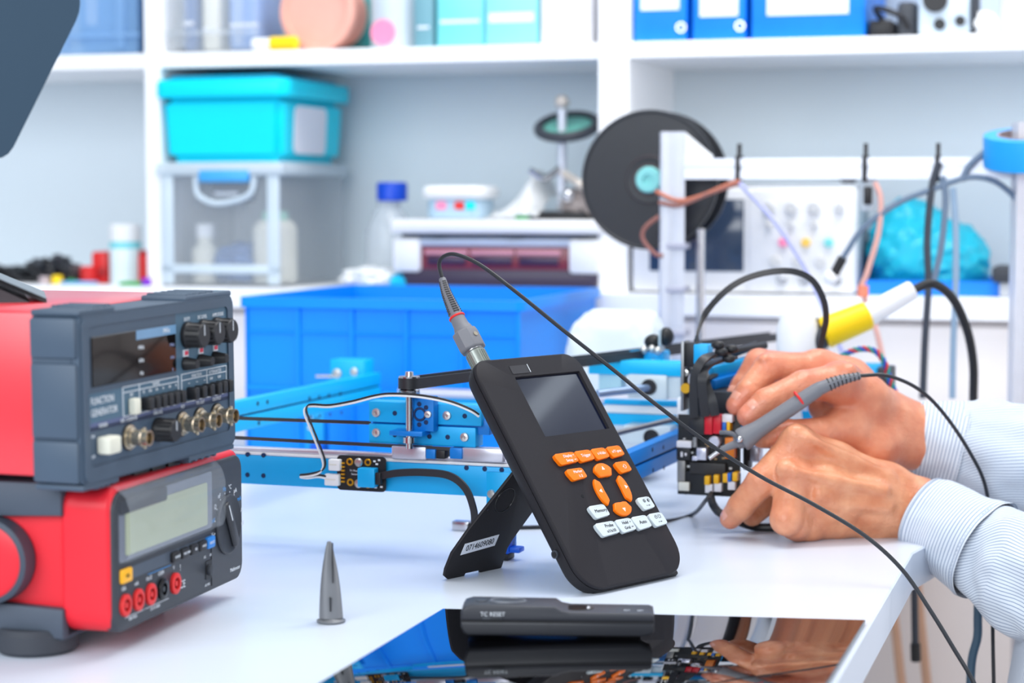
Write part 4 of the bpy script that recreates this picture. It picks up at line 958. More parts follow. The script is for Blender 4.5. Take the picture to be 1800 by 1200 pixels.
key(.128, .051, .0192, .013, wkey, (('⏻ ☐', .0005, .0024, .0042), ('• ••', .001, -.0025, .0036)), kprint)
for a0, a1, rx, ry, wd, ar in ((55, 125, .0165, .0200, .0090, (0, 1)), (150, 215, .0164, .021, .0078, (-1, 0)), (-35, 30, .0164, .021, .0078, (1, 0)), (235, 305, .0165, .0200, .0090, (0, -1))):
    pl = []
    N_ = 12
    for k in range(N_+1): a = math.radians(a0+(a1-a0)*k/N_); q = 1+wd/.0165*(.62-.25*abs(2*k/N_-1)**3); pl.append((rx*q*math.cos(a), ry*q*math.sin(a)))
    for k in range(N_, -1, -1): a = math.radians(a0+(a1-a0)*k/N_); q = 1-wd/.0165*(.62-.3*abs(2*k/N_-1)**3); pl.append((rx*q*math.cos(a), ry*q*math.sin(a)))
    mb = MB(); mb.prism(pl, -.001, .0032, okey, .0013, 3, M=on(.0915, .087)); kk = part('arrow_key', mb, hs_)
    t = MB(); cx, cy = rx*ar[0]*1.05, ry*ar[1]*1.05; dx, dy = ar
    t.prism([(cx+dx*.0022, cy+dy*.0022), (cx-dx*.0014-dy*.0019, cy-dy*.0014+dx*.0019), (cx-dx*.0014+dy*.0019, cy-dy*.0014-dx*.0019)], .0032, .0034, wtxt, M=on(.0915, .087)); part('print', t, kk, smooth=False)
mb = MB(); mb.prism(circ(.0016, 14, .0525, .086), -.0002, .00015, black_gloss, M=FRONT); part('light_hole', mb, hs_)
mb = MB(); mb.cyl((.001, .0125, .043), (-.0012, .0125, .043), .0036, grey_dark, n=18); mb.cyl((-.001, .0125, .043), (-.0015, .0125, .043), .0024, black_gloss, n=16); part('power_socket', mb, hs_)
mb = MB()
for u in (.03, .118): mb.b2((u-.012, .006, .0005), (u+.012, .016, .006), rubber, .002)
part('rubber_foot', mb, hs_)
# stand: flat plate hinged on the back
HL = MSC @ Vector((.034, .0222, .143)); HR = MSC @ Vector((.106, .0222, .143)); FL, FR = T(783, 1017), T(877, 997)
sx_ = (FR-FL).normalized(); hv = HL-FL; sh = hv.dot(sx_); yv = hv-sx_*sh; sLn = yv.length; sy_ = yv.normalized(); sz_ = sx_.cross(sy_)
MST = frame(FL, sx_, sy_, sz_); wS = (FR-FL).length; wH = (HR-HL).length
pl = [(0, .001), (.021, 0), (.022, .0035), (.041, .0035), (.043, .0), (wS-.002, 0), (wS, .002), (wS-.001, .022), (wS+.002, .03), (sh+wH, sLn), (sh, sLn), (.006, .05), (-.006, .028), (-.0075, .012), (-.006, .005)]
mb = MB(); mb.prism(pl, 0, .003, sc_b, .0006, 2, M=MST); mb.torus(.012, .0005, black_gloss, MST @ Tm(.042, .075, .003), 32, 6)
mb.prism(circ(.0012, 10, .022, .068), .003, .0033, black_gloss, M=MST); st_ = part('stand', mb, hs_, world=True)
mb = MB(); Ml = MST @ Tm(.028, .032, .003) @ Rz(math.radians(4)); mb.prism([(-.023, -.0055), (.021, -.0055), (.023, .0055), (-.021, .0055)], 0, .0003, label_w, M=Ml); mb.text('0714609080', .0085, kprint, Ml @ Tm(0, 0, .0003), sx=.85); part('serial_label', mb, st_, world=True, label='white serial number label')

# ================================================================ probe lead plugged into the oscilloscope, ending in the hand-held probe
pg = pm('probe_grey', (116, 117, 124), .5, vary=.03); nick = pm('nickel_nut', (150, 155, 150), .35, .75, vary=.1); cab = pm('lead_black', (38, 40, 46), .38, vary=.08)
pr_ = thing('oscilloscope_probe', 'grey probe with black lead, plugged into the handheld oscilloscope', 'probe', Tm(MSC @ Vector((.026, .012, SL))))
MB_ = MSC @ Tm(.026, .0125, SL+.0002)
mb = MB(); mb.lathe([(.0088, 0), (.0088, .0145), (.0078, .0155), (.0078, .0175)], nick, MB_, 28)
for k in range(26): a = 2*PI*k/26; mb.b2((-.0005, .0085, .001), (.0005, .0094, .0135), nick, M=MB_ @ Rz(a))
mb.lathe([(.0079, .0155), (.0086, .0158), (.0086, .0168), (.0079, .017)], steel, MB_, 28); part('bnc_connector', mb, pr_, world=True, label='knurled nickel connector')
mb = MB()
oc = lambda r: [(r*math.cos(2*PI*i/8+.3), r*math.sin(2*PI*i/8+.3)) for i in range(8)]
mb.prism([(x*1.1, y*.95) for x, y in oc(.0118)], .0168, .037, pg, .0022, 3, M=MB_); mb.lathe([(.0098, .034), (.0082, .0405), (.0072, .043), (.0066, .0525)], pg, MB_, 24)
mb.lathe([(.0021, 0), (.0021, .0006), (0, .0006)], brass, MB_ @ Tm(0, -.0106, .028) @ Rx(PI/2), 16); part('boot', mb, pr_, world=True)
mb = MB(); mb.torus(.0066, .0011, red_pl, MB_ @ Tm(0, 0, .0525), 28, 8); part('marker_ring', mb, pr_, world=True, label='red marker ring')
sr = [MB_ @ Vector((0, 0, .052)), MB_ @ Vector((.001, 0, .066)), MB_ @ Vector((.0025, 0, .080)), MB_ @ Vector((.0062, 0, .094))]
mb = MB(); mb.tube(sr, lambda t: .0062-.003*t, pg, 16, 6)
SP_ = spline(sr, 12); tg, fr_ = frames_along(SP_)
for i in range(4, len(SP_)-3, 2):             # slots of the strain relief
    t = i/(len(SP_)-1); r = .0062-.003*t
    for k in range(4): a = PI/4+k*PI/2+.4; d = fr_[i][0]*math.cos(a)+fr_[i][1]*math.sin(a); mb.box((0, 0, 0), (r*.9, .0006, .0013), black, M=frame(SP_[i]+d*(r*.98), tg[i].cross(d), d, tg[i]))
part('strain_relief', mb, pr_, world=True)
e0 = sr[-1]; Yc = e0.y
pp = [e0-(sr[-1]-sr[-2])*.1, W(772, 463, Yc-.002), W(783, 449, Yc-.006), W(805, 448, Yc-.012), W(845, 466, Yc-.02), W(905, 511, Yc-.03), W(990, 580, Yc-.035), W(1080, 651, Yc-.04), W(1150, 708, 1.745), W(1240, 775, 1.74), W(1335, 836, 1.735), W(1430, 886, 1.72), W(1520, 941, 1.70), W(1585, 1000, 1.68), W(1635, 1072, 1.66), W(1678, 1142, 1.64), W(1712, 1200, 1.62), W(1735, 1262, 1.62), W(1752, 1350, 1.68), W(1752, 1420, 1.78), W(1750, 1350, 1.87), W(1747, 1210, 1.90), W(1745, 1100, 1.92), W(1744, 960, 1.965), W(1733, 858, 1.97), W(1705, 795, 1.955), W(1660, 728, 1.935), W(1615, 684, 1.925), W(1560, 660, 1.925)]
YP = 1.925
PRB = [(1512, 660), (1475, 669), (1440, 683), (1405, 701), (1350, 738), (1303, 774)]
Pp = [W(x, y, YP) for x, y in PRB]
pp.append(Pp[0])
mb = MB(); mb.tube(pp, .00185, cab, 10, 8); part('lead', mb, pr_, world=True, label='black coaxial lead')
mb = MB(); mb.tube([Pp[0], Pp[1], Pp[2]], lambda t: .0034+.0034*t, pg, 16, 8)
SP_ = spline(Pp[:3], 10); tg, fr_ = frames_along(SP_)
for i in range(1, len(SP_)-4, 2):
    r = .0034+.0034*i/(len(SP_)-1)
    for k in range(5): a = k*2*PI/5+.9; d = fr_[i][0]*math.cos(a)+fr_[i][1]*math.sin(a); mb.box((0, 0, 0), (r*.9, .0006, .0012), black, M=frame(SP_[i]+d*(r*.98), tg[i].cross(d), d, tg[i]))
part('strain_relief', mb, pr_, world=True)
ax = (Pp[5]-Pp[3]).normalized(); L1 = (Pp[5]-Pp[2]).length
Mh = zframe(Pp[2], Pp[5])
mb = MB(); mb.lathe([(.0066, -.001), (.0072, .004), (.0077, .02), (.0081, L1*.55), (.0084, L1*.7), (.0089, L1*.8), (.0112, L1*.93), (.0118, L1*.97), (.0112, L1), (.0075, L1+.001), (.006, L1+.006), (0, L1+.006)], pg, Mh, 28); part('handle', mb, pr_, world=True)
mb = MB(); mb.torus(.0078, .0013, red_pl, zframe(Pp[3], Pp[5]) @ Tm(0, 0, 0), 24, 8); part('marker_ring', mb, pr_, world=True, label='red marker ring')
t0 = Pp[5]+ax*.005; t1 = W(1268, 790, YP-.002); t2 = W(1246, 806, YP-.004)
mb = MB(); mb.cyl(t0, t1, .0042, pg, .0032, n=16); mb.cyl(t1, t2, .0026, steel, .0022, n=14, bev=.0006); mb.ball(W(1300, 772, YP-.012), .0035, steel); part('tip', mb, pr_, world=True)
mb = MB(); mb.tube([W(1300, 778, YP-.006), W(1290, 764, YP-.008), W(1278, 760, YP-.008), W(1266, 760, YP-.004)], .0022, pm('clip_grey', (96, 98, 104), .45), 8); part('ground_clip', mb, pr_, world=True)

# ================================================================ grey hook clip standing on the table
c_ = T(582, 1093)
gm = pm('clip_metal_grey', (120, 122, 127), .42, .15, vary=.03); gd = pm('slot_dark', (52, 53, 58), .5)
hc_ = thing('probe_hook_clip', 'grey tapered probe hook clip standing upright on the bare table', 'clip', Tm(c_) @ Rz(.3))
mb = MB(); mb.lathe([(.0095, .0), (.0112, .0008), (.0114, .0018), (.0085, .0034), (.0075, .0042), (.007, .006), (0, .006)], gm, I4, 36); part('base_flange', mb, hc_)
mb = MB(); vs = []; N_ = 14
for k in range(N_+1):
    t = k/N_; z = .004+.060*t; w = .0078*(1-t)**.8+.0014+.0012*math.sin(PI*t); d = .0066*(1-t)+.0013; ox = -.0012*t
    for i in range(20): a = 2*PI*i/20; c, s_ = math.cos(a), math.sin(a); vs.append((ox+w*abs(c)**.7*(1 if c > 0 else -1), d*abs(s_)**.7*(1 if s_ > 0 else -1), z))
mb.add(vs, [(k*20+i, k*20+(i+1) % 20, (k+1)*20+(i+1) % 20, (k+1)*20+i) for k in range(N_) for i in range(20)]+[tuple(N_*20+i for i in range(20))], gm); part('body', mb, hc_)
mb = MB(); mb.b2((-.0026, -.0078, .010), (-.0013, -.004, .021), gd); mb.b2((.0002, -.0062, .032), (.0008, -.003, .0635), gd); part('slot', mb, hc_)

# ================================================================ remote control on the black glass
gl = pm('black_glass', (6, 6, 8), .02, vary=.02, spec=.5, ior=2.4)
ztl, ztr = T(778, 1069, TZ+.004), T(1521, 1089, TZ+.004)
gpoly = [zf(ztl), zf(ztr), zf(ztr-E2*.5), zf(ztl-E2*.5)][::-1]
mb = MB(); mb.prism([(x-ztl.x, y-ztl.y) for x, y in gpoly], .0002, .004, gl, .0005, 2)
single('glass_tablet', mb, 'black mirror-like glass slab lying flush with the table edge', 'tablet', Tm(ztl.x, ztl.y, TZ))
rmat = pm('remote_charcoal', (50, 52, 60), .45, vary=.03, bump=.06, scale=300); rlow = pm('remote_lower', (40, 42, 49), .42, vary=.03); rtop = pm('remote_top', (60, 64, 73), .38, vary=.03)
ra, rb_ = T(810, 1117, TZ+.0042), T(1150, 1120, TZ+.0042)
RL = (rb_-ra).length; rx_ = (rb_-ra).normalized(); MR = frame(ra, rx_, ZV.cross(rx_), ZV)
rm = thing('remote_control', 'charcoal remote control lying on the black glass, marked TC RESET', 'remote', MR)
RD = .036; RH = .0205
mb = MB(); mb.prism([(.005, .0), (RL-.01, .0), (RL-.002, .0015), (RL, .004), (RL, .0108), (0, .0108), (0, .006), (.002, .002)], 0, RD, rlow, .002, 3, M=Matrix(((1, 0, 0, 0), (0, 0, 1, 0), (0, 1, 0, 0), (0, 0, 0, 1)))); part('lower_shell', mb, rm)
MX = Matrix(((1, 0, 0, 0), (0, 0, 1, 0), (0, 1, 0, 0), (0, 0, 0, 1)))
mb = MB(); mb.prism([(0, .0112), (RL, .0112), (RL, .0165), (RL-.003, .0178), (RL*.57, .0182), (RL*.52, .0195), (RL*.49, .0225), (.008, .0232), (.002, .0215), (0, .018)], 0, RD, rmat, .0022, 3, M=MX); part('upper_shell', mb, rm)
mb = MB(); mb.b2((.0006, .0006, .0105), (RL-.0006, RD-.0006, .0115), black); mb.b2((RL*.455, -.0001, .0015), (RL*.4565, .001, .0108), black); part('seam', mb, rm)
mb = MB(); mb.prism(circ(.0155, 32, 0, 0, .0105), 0, .0012, rtop, .0006, 2, M=Tm(RL*.24, RD*.5, .0222)); mb.torus(.013, .0009, pm('ring_grey', (110, 114, 124), .3), Tm(RL*.24, RD*.5, .0235) @ Matrix.Diagonal((1, .68, 1, 1)), 32, 6); part('control_pad', mb, rm)
mb = MB(); mb.prism(circ(.013, 32, 0, 0, .0095), 0, .0008, black_gloss, .0003, 1, M=Tm(RL*.6, RD*.5, .0178)); mb.ball((RL*.66, RD*.45, .0185), .0016, steel); part('button', mb, rm)
mb = MB(); mb.prism(circ(.0045, 20), 0, .001, rtop, .0004, 1, M=Tm(RL*.1, RD*.5, .0228)); part('button', mb, rm)
mb = MB(); mb.b2((.0165, -.0012, .0122), (.031, .001, .0146), grey_dark, .0006)
for k in range(5): mb.b2((.0225+k*.0015, -.0016, .0125), (.0231+k*.0015, -.001, .0143), black)
part('slide_switch', mb, rm)
mb = MB(); mb.text('TC RESET', .0044, wtxt, on(.024, .0165, .0002), sx=1.0); mb.text('ON', .003, wtxt, Tm(RL*.86, RD*.3, .0181)); mb.text('SET', .003, wtxt, Tm(RL*.93, RD*.3, .018)); part('print', mb, rm, smooth=False)
mb = MB(); mb.cyl((RL-.0002, RD*.25, .0135), (RL+.0004, RD*.25, .0135), .0025, black_gloss); part('strap_hole', mb, rm)
# ================================================================ sky-blue aluminium plotter
PA = Vector((.0702, 1.7886, TZ)); pa_ = math.radians(-20); p1 = Vector((math.cos(pa_), math.sin(pa_), 0)); p2 = Vector((-math.sin(pa_), math.cos(pa_), 0))
MP = frame(PA, p1, p2, ZV); MPi = MP.inverted()
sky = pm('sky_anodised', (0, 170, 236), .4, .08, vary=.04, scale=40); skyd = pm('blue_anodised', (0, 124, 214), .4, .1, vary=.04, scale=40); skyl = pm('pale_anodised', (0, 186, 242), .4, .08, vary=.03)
hole_m = pm('hole_navy', (10, 44, 92), .6); bolt_m = pm('bolt_steel', (205, 205, 205), .28, .8); acr = pm('clear_acrylic', (226, 240, 246), .2, alpha=.8); silver = pm('rail_silver', (206, 206, 220), .3, .6)
fbk = pm('flat_cable_black', (40, 41, 46), .42); pcb = pm('pcb_black', (26, 27, 30), .5, vary=.15, scale=300); gold = pm('gold_pad', (232, 178, 50), .3, .6); footb = pm('foot_blue', (10, 96, 225), .4)
def PL(px, py, yl):                            # pixel -> plotter coordinates on the plane y = yl
    d = ray(px, py); o = Vector((0, 0, CAMZ)); t = (p2.dot(PA)+yl-p2.dot(o))/p2.dot(d); return MPi @ (o+d*t)
def PX(px, py, xl):
    d = ray(px, py); o = Vector((0, 0, CAMZ)); t = (p1.dot(PA)+xl-p1.dot(o))/p1.dot(d); return MPi @ (o+d*t)
pt_ = thing('plotter', 'sky blue aluminium plotter frame with carriage and control board', 'plotter', MP)
def pbox(mb, x0, y0, x1, y1, yl, dep, m, bev=.0008):      # pixel rectangle on plane yl, extruded backward
    a, b = PL(x0, y1, yl), PL(x1, y0, yl); return mb.b2((a.x, yl, a.z), (b.x, yl+dep, b.z), m, bev, 2)
def bolt(mb, px, py, yl, r=.0042):
    q = PL(px, py, yl); M = Tm(q.x, yl, q.z) @ FRONT; mb.lathe([(r, 0), (r, .001), (r*.9, .0022), (r*.45, .0026), (r*.4, .0014), (0, .0014)], bolt_m, M, 18)
def dot(mb, px, py, yl, r=.0023, m=hole_m):
    q = PL(px, py, yl); mb.lathe([(r, -.001), (r, .0003), (r*.85, .0004), (r*.8, .0001), (0, .0001)], m, Tm(q.x, yl, q.z) @ FRONT, 16)
# --- front beam, rail
zb, zt = PL(690, 864, 0).z, PL(690, 812, 0).z; zr = PL(690, 798, 0).z
fb_ = MB(); fb_.b2((-.60, 0, zb), (0, .012, zt), sky, .001)
for x in (407, 435, 463):
    dot(fb_, x, 797+(x-407)*.05, -.0001); dot(fb_, x, 833+(x-407)*.05, -.0001)
for x in (820, 852, 882, 913, 944): dot(fb_, x, 822+(x-820)*.06, -.0001)
part('front_beam', fb_, pt_)
mb = MB(); mb.b2((-.60, .001, zt+.0002), (.0, .014, zt+.003), white_pl, .0006); mb.b2((-.60, .003, zt+.003), (0, .012, zr), silver, .001); part('linear_rail', mb, pt_)
# --- right beam with groove (seen from its right side)
rb0, rb1 = PX(1150, 831, 0).z, PX(1150, 778, 0).z; mid = (rb0+rb1)/2
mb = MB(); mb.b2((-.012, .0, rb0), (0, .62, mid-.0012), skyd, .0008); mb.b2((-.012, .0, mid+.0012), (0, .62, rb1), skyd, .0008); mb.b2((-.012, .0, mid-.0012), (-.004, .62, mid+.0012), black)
for px, py in ((1147, 790), (1166, 786), (1148, 826), (1167, 822), (1085, 806), (1104, 801), (1086, 843), (1105, 838)):
    q = PX(px, py, 0); mb.lathe([(.0022, 0), (.0022, .0003), (0, .0003)], hole_m, Tm(.0, q.y, q.z) @ Ry(PI/2), 14)
part('side_beam', mb, pt_)
# --- left beam and its corner bracket
yb = .50
lz0 = W(415, 760, 2.054).z-TZ; lz1 = W(415, 706, 2.054).z-TZ; xl = (MPi @ W(415, 740, 2.054)).x; lm = (lz0+lz1)/2
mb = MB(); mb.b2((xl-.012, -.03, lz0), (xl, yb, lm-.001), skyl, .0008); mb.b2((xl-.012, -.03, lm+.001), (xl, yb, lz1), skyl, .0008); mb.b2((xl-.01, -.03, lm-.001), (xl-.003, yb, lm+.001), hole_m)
for px, py in ((453, 709), (470, 706), (544, 700), (561, 698), (578, 695), (598, 692), (455, 743), (545, 733), (562, 731), (580, 728), (600, 725)):
    q = PX(px, py, xl); mb.lathe([(.0024, 0), (.0024, .0003), (0, .0003)], hole_m, Tm(xl, q.y, q.z) @ Ry(PI/2), 14)
part('side_beam', mb, pt_)
yk = yb-.03
mb = MB(); pbox(mb, 580, 633, 640, 680, yk, .03, skyl, .002); pbox(mb, 576, 655, 628, 682, yk+.005, .03, sky, .002); bolt(mb, 593, 656, yk, .006); bolt(mb, 623, 653, yk, .005); q = PL(556, 661, yk); mb.cyl((q.x, yk, q.z), (q.x+.03, yk, q.z+.001), .002, steel); part('corner_bracket', mb, pt_)
# --- back beam with white shaft
a, b = PL(640, 715, yb), PL(640, 690, yb)
mb = MB(); mb.b2((xl, yb, a.z), (.10, yb+.012, b.z), sky, .001); part('rear_beam', mb, pt_)
a = PL(650, 686, yb-.012); mb = MB(); mb.cyl((xl+.03, yb-.012, a.z), (.10, yb-.012, a.z), .0055, silver); part('shaft', mb, pt_)
# --- front carriage: two short beams, bracket, shaft and pulley
yc = .001
mb = MB(); pbox(mb, 648, 712, 846, 741, yc, .02, sky, .001); pbox(mb, 648, 752, 836, 778, yc, .02, sky, .001); pbox(mb, 655, 738, 860, 756, yc+.006, .012, skyd, .0005)
for p in ((694, 726), (817, 731), (755, 767), (787, 768), (694, 764)): dot(mb, p[0], p[1], yc)
for p in ((662, 725), (786, 730), (662, 760), (817, 768)): bolt(mb, p[0], p[1], yc, .0043)
part('carriage_beam', mb, pt_)
mb = MB(); pbox(mb, 724, 697, 762, 757, yc-.012, .012, skyd, .001)
for p in ((737, 710), (749, 716), (737, 746), (749, 742)): dot(mb, p[0], p[1], yc-.012, .0022)
q = PL(738, 728, yc-.012); mb.torus(.0055, .0012, hole_m, Tm(q.x, yc-.012, q.z) @ FRONT, 20, 6); bolt(mb, 753, 728, yc-.012, .0035)
pbox(mb, 684, 759, 742, 765, yc-.02, .02, skyd, .0006); part('bracket', mb, pt_)
ysh = yc-.014; q0, q1 = PL(720, 788, ysh), PL(720, 692, ysh)
mb = MB(); mb.cyl((q0.x, ysh, q0.z), (q0.x, ysh, PL(720, 664, ysh).z), .0036, steel, n=18); mb.cyl((q0.x, ysh, PL(720, 778, ysh).z), (q0.x, ysh, PL(720, 768, ysh).z), .0062, steel, n=20); part('shaft', mb, pt_)
mb = MB(); zq = lambda y: PL(718, y, ysh).z
Mq = Tm(q0.x, ysh, 0); mb.lathe([(.0095, zq(696)), (.0098, zq(695)), (.0098, zq(685)), (.0085, zq(684)), (.0075, zq(683)), (.0075, zq(664)), (.0098, zq(663.5)), (.0098, zq(661)), (.004, zq(660)), (.0036, zq(653)), (0, zq(653))], steel, Mq, 28); part('pulley', mb, pt_)
# drive belt from the pulley to the far right
zbelt = (zq(682)+zq(664))/2+TZ
pul = MP @ Vector((q0.x, ysh, 0)); dst = W(1365, 598, 2.47); dv_ = Vector((dst.x-pul.x, dst.y-pul.y, 0)).normalized(); nv = Vector((-dv_.y, dv_.x, 0))
bp = []
for k in range(11): a = PI/2-PI*k/10; bp.append(Vector((pul.x, pul.y, zbelt))-dv_*.0095*math.cos(a)+nv*.0095*math.sin(a))
bp = [Vector((dst.x, dst.y, zbelt))+nv*.0095]+bp+[Vector((dst.x, dst.y, zbelt))-nv*.0095]
mb = MB(); mb.ribbon(bp, .0098, .0018, fbk, ZV, sm=0); part('drive_belt', mb, pt_, world=True, label='black toothed belt')
# thin belts running to the left of the carriage
for (x0, y0, x1, y1, yl) in ((395, 734, 652, 743, .012), (395, 768, 835, 791, -.001)):
    a, b = PL(x0, y0, yl), PL(x1, y1, yl); mb = MB(); mb.ribbon([(a.x, yl, a.z), (b.x, yl, b.z)], .0034, .0012, fbk, (0, .25, 1), sm=1); part('drive_belt', mb, pt_)
mb = MB(); pbox(mb, 688, 786, 748, 806, -.004, .018, silver, .001); pbox(mb, 748, 790, 765, 806, -.005, .018, skyd, .001); pbox(mb, 766, 792, 782, 806, -.005, .016, black, .001); pbox(mb, 790, 788, 812, 806, -.005, .016, skyd, .001); pbox(mb, 812, 790, 884, 810, -.003, .016, silver, .001); part('slider', mb, pt_)
# --- sensor board on the front beam
ys = -.007
mb = MB(); a, b = PL(594, 860, ys), PL(679, 803, ys); mb.prism(rrect(b.x-a.x, b.z-a.z, .004, 4), 0, .0016, pcb, M=Tm(a.x, ys, a.z) @ FRONT)
for i, (x, y) in enumerate(((616, 811), (648, 812), (617, 847), (648, 851))): q = PL(x, y, ys); mb.torus(.0027, .0009, gold, Tm(q.x, ys-.0017, q.z) @ FRONT, 20, 6)
for i in range(6):
    q = PL(605, 813+i*6.5, ys); mb.b2((q.x-.0018, ys-.0035, q.z-.0008), (q.x+.0018, ys-.0016, q.z+.0008), gold); mb.b2((q.x-.0045, ys-.003, q.z-.0006), (q.x-.003, ys-.0016, q.z+.0006), steel)
for x, y in ((660, 810), (668, 808), (664, 815), (662, 856), (672, 855)): q = PL(x, y, ys); mb.b2((q.x-.0012, ys-.0024, q.z-.0008), (q.x+.0012, ys-.0016, q.z+.0008), white_pl)
q = PL(625, 829, ys); mb.text('Y1 Motor', .0026, wtxt, Tm(q.x, ys-.0017, q.z+.0012) @ FRONT); mb.text('Sensor', .0026, wtxt, Tm(q.x, ys-.0017, q.z-.002) @ FRONT)
brd = part('sensor_board', mb, pt_)
mb = MB()
for x, y in ((632, 812), (632, 849)): q = PL(x, y, ys); mb.lathe([(.0042, 0), (.0042, .0012), (.003, .0024), (0, .0027)], bolt_m, Tm(q.x, ys-.0016, q.z) @ FRONT, 18); mb.cyl((q.x, ys, q.z), (q.x, 0, q.z), .003, bolt_m)
part('screw', mb, brd)
for x0, y0, x1, y1 in ((583, 806, 603, 825), (576, 832, 601, 851)):
    mb = MB(); a, b = PL(x0, y1, ys), PL(x1, y0, ys); mb.b2((a.x, ys-.008, a.z), (b.x, ys-.0016, b.z), white_pl, .0012); mb.b2((a.x+.001, ys-.0083, (a.z+b.z)/2), (b.x-.003, ys-.0078, (a.z+b.z)/2+.001), cream); part('connector', mb, brd)
mb = MB(); a, b = PL(637, 853, ys), PL(667, 821, ys); mb.b2((a.x, ys-.012, a.z), (b.x, ys-.0016, b.z), sky, .0012); mb.b2((b.x-.0005, ys-.010, a.z+.003), (b.x+.0052, ys-.004, b.z-.004), black, .0005); part('jack', mb, brd, label='sky blue jack')
# cables of the board
yk2 = ys-.006
cpts = [PL(x, y, yl) for x, y, yl in ((670, 836, yk2), (700, 831, yk2-.001), (745, 830, yk2-.004), (790, 836, yk2-.010), (818, 858, yk2-.016), (832, 893, yk2-.02), (835, 925, yk2-.02))]
mb = MB(); mb.ribbon(cpts, .0068, .0022, fbk, (0, 0, 1), sm=8, wd2=(1, -.3, .3)); part('flat_cable', mb, pt_, label='flat black cable')
mb = MB(); tp_ = [MPi @ T(x, y, TZ+.002) for x, y in ((826, 932), (880, 928), (950, 926), (1060, 922), (1160, 917), (1215, 905))]+[MPi @ W(1240, 880, 1.935), MPi @ W(1250, 866, 1.945)]
mb.tube(tp_, .0021, fbk, 8); part('flat_cable', mb, pt_)
mb = MB(); q = T(812, 932, TZ); mb.box((0, 0, .005), (.018, .010, .0096), steel, .001, M=MPi @ frame(q, p1, p2, ZV)); mb.box((.013, 0, .005), (.012, .011, .008), black, .002, M=MPi @ frame(q, p1, p2, ZV)); part('plug', mb, pt_, label='silver plug')
w2 = [(580, 842, -.012), (560, 838, -.018), (540, 840, -.022), (528, 838, -.024), (545, 836, -.026), (562, 830, -.026), (568, 815, -.026), (558, 785, -.026), (544, 750, -.025), (535, 726, -.024), (538, 716, -.022), (552, 714, -.022), (580, 715, -.022), (620, 708, -.024), (660, 698, -.026), (690, 695, -.028), (740, 698, -.03), (790, 708, -.03), (826, 722, -.028), (842, 732, -.024)]
for o, m, nm in ((0, white_pl, 'white lead'), (-3.6, black, 'black lead')):
    mb = MB(); mb.tube([PL(x-(o if 4 < i < 11 else 0)*1.0, y+o, yl) for i, (x, y, yl) in enumerate(w2)], .00105, m, 8, 6); part('lead', mb, pt_, label=nm)
# --- legs
def leg(x, y):
    mb = MB(); mb.b2((x-.013, y-.003, .010), (x+.011, y+.0, zt-.004), sky, .001); mb.b2((x-.004, y-.0001, .010), (x+.011, y+.014, zb-.0005), skyd, .001); lg = part('leg', mb, pt_)
    mb = MB()
    for dx, dz, m in ((-.0075, zb+.0035, bolt_m),): mb.lathe([(.0042, 0), (.0042, .001), (.0035, .0022), (0, .0024)], m, Tm(x+dx, y-.003, dz) @ FRONT, 18)
    mb.lathe([(.0022, 0), (.0022, .0003), (0, .0003)], hole_m, Tm(x+.002, y-.003, zb+.003) @ FRONT, 14); mb.lathe([(.003, 0), (.003, .0003), (0, .0003)], white_pl, Tm(x-.0068, y-.003, zb-.008) @ FRONT, 14); part('bolt', mb, lg)
    mb = MB(); mb.b2((x-.006, y-.008, .0062), (x+.011, y+.012, .03), footb, .002); mb.b2((x+.010, y-.006, .0075), (x+.021, y+.008, .0125), footb, .0015); mb.b2((x-.005, y-.007, .0002), (x+.010, y+.011, .0062), rubber, .001); part('foot', mb, lg, label='bright blue foot')
xlg = PL(880, 900, 0).x
leg(xlg, -.0005); leg(-.56, -.0005); leg(-.52, yb+.015)
# --- rear right carriage
yr = .34
mb = MB(); pbox(mb, 1034, 637, 1200, 657, yr, .03, skyl, .001); part('gantry_beam', mb, pt_)
for (x0, y0, x1, y1, hx, hy, hr) in ((1104, 657, 1172, 700, 1141, 680, .0085), (1096, 750, 1178, 778, 1145, 768, .0085)):
    mb = MB(); pbox(mb, x0, y0, x1, y1, yr, .03, acr, .001); q = PL(hx, hy, yr); mb.lathe([(hr, 0), (hr, .002), (hr*.75, .0022), (hr*.7, .001), (0, .001)], black, Tm(q.x, yr, q.z) @ FRONT, 24); part('bearing_block', mb, pt_, label='clear bearing block')
for r_, yy, m in (((1052, 657, 1092, 690), yr+.004, pm('pale_aqua', (176, 218, 232), .4)), ((1190, 700, 1222, 735), yr-.03, white_pl), ((1172, 660, 1196, 700), yr+.005, acr)):
    mb = MB(); pbox(mb, *r_, yy, .02, m, .001); part('spacer', mb, pt_)
for (xa, ya, ya_y, xb, yb_, yb_y, r, m) in ((1050, 692, yr-.05, 1141, 681, yr+.002, .0042, pm('shaft_blue_grey', (150, 170, 200), .25, .6)), (1080, 762, yr-.08, 1200, 733, yr-.01, .003, pm('rod_grey', (120, 122, 130), .3, .5))):
    mb = MB(); a, b = PL(xa, ya, ya_y), PL(xb, yb_, yb_y); mb.cyl(a, b, r, m, n=14); part('shaft', mb, pt_)
mb = MB(); a, b = PL(1060, 705, yr+.03), PL(1215, 722, yr+.03); mb.b2((a.x, yr+.03, PL(1100, 726, yr+.03).z), (b.x, yr+.04, PL(1100, 713, yr+.03).z), white_pl, .001); mb.b2((a.x, yr+.032, PL(1100, 748, yr+.03).z), (b.x+.12, yr+.044, PL(1100, 727, yr+.03).z), skyl, .001); mb.b2((a.x, yr+.032, PL(1100, 711, yr+.03).z), (b.x, yr+.044, PL(1100, 703, yr+.03).z), skyl, .001); part('gantry_beam', mb, pt_)
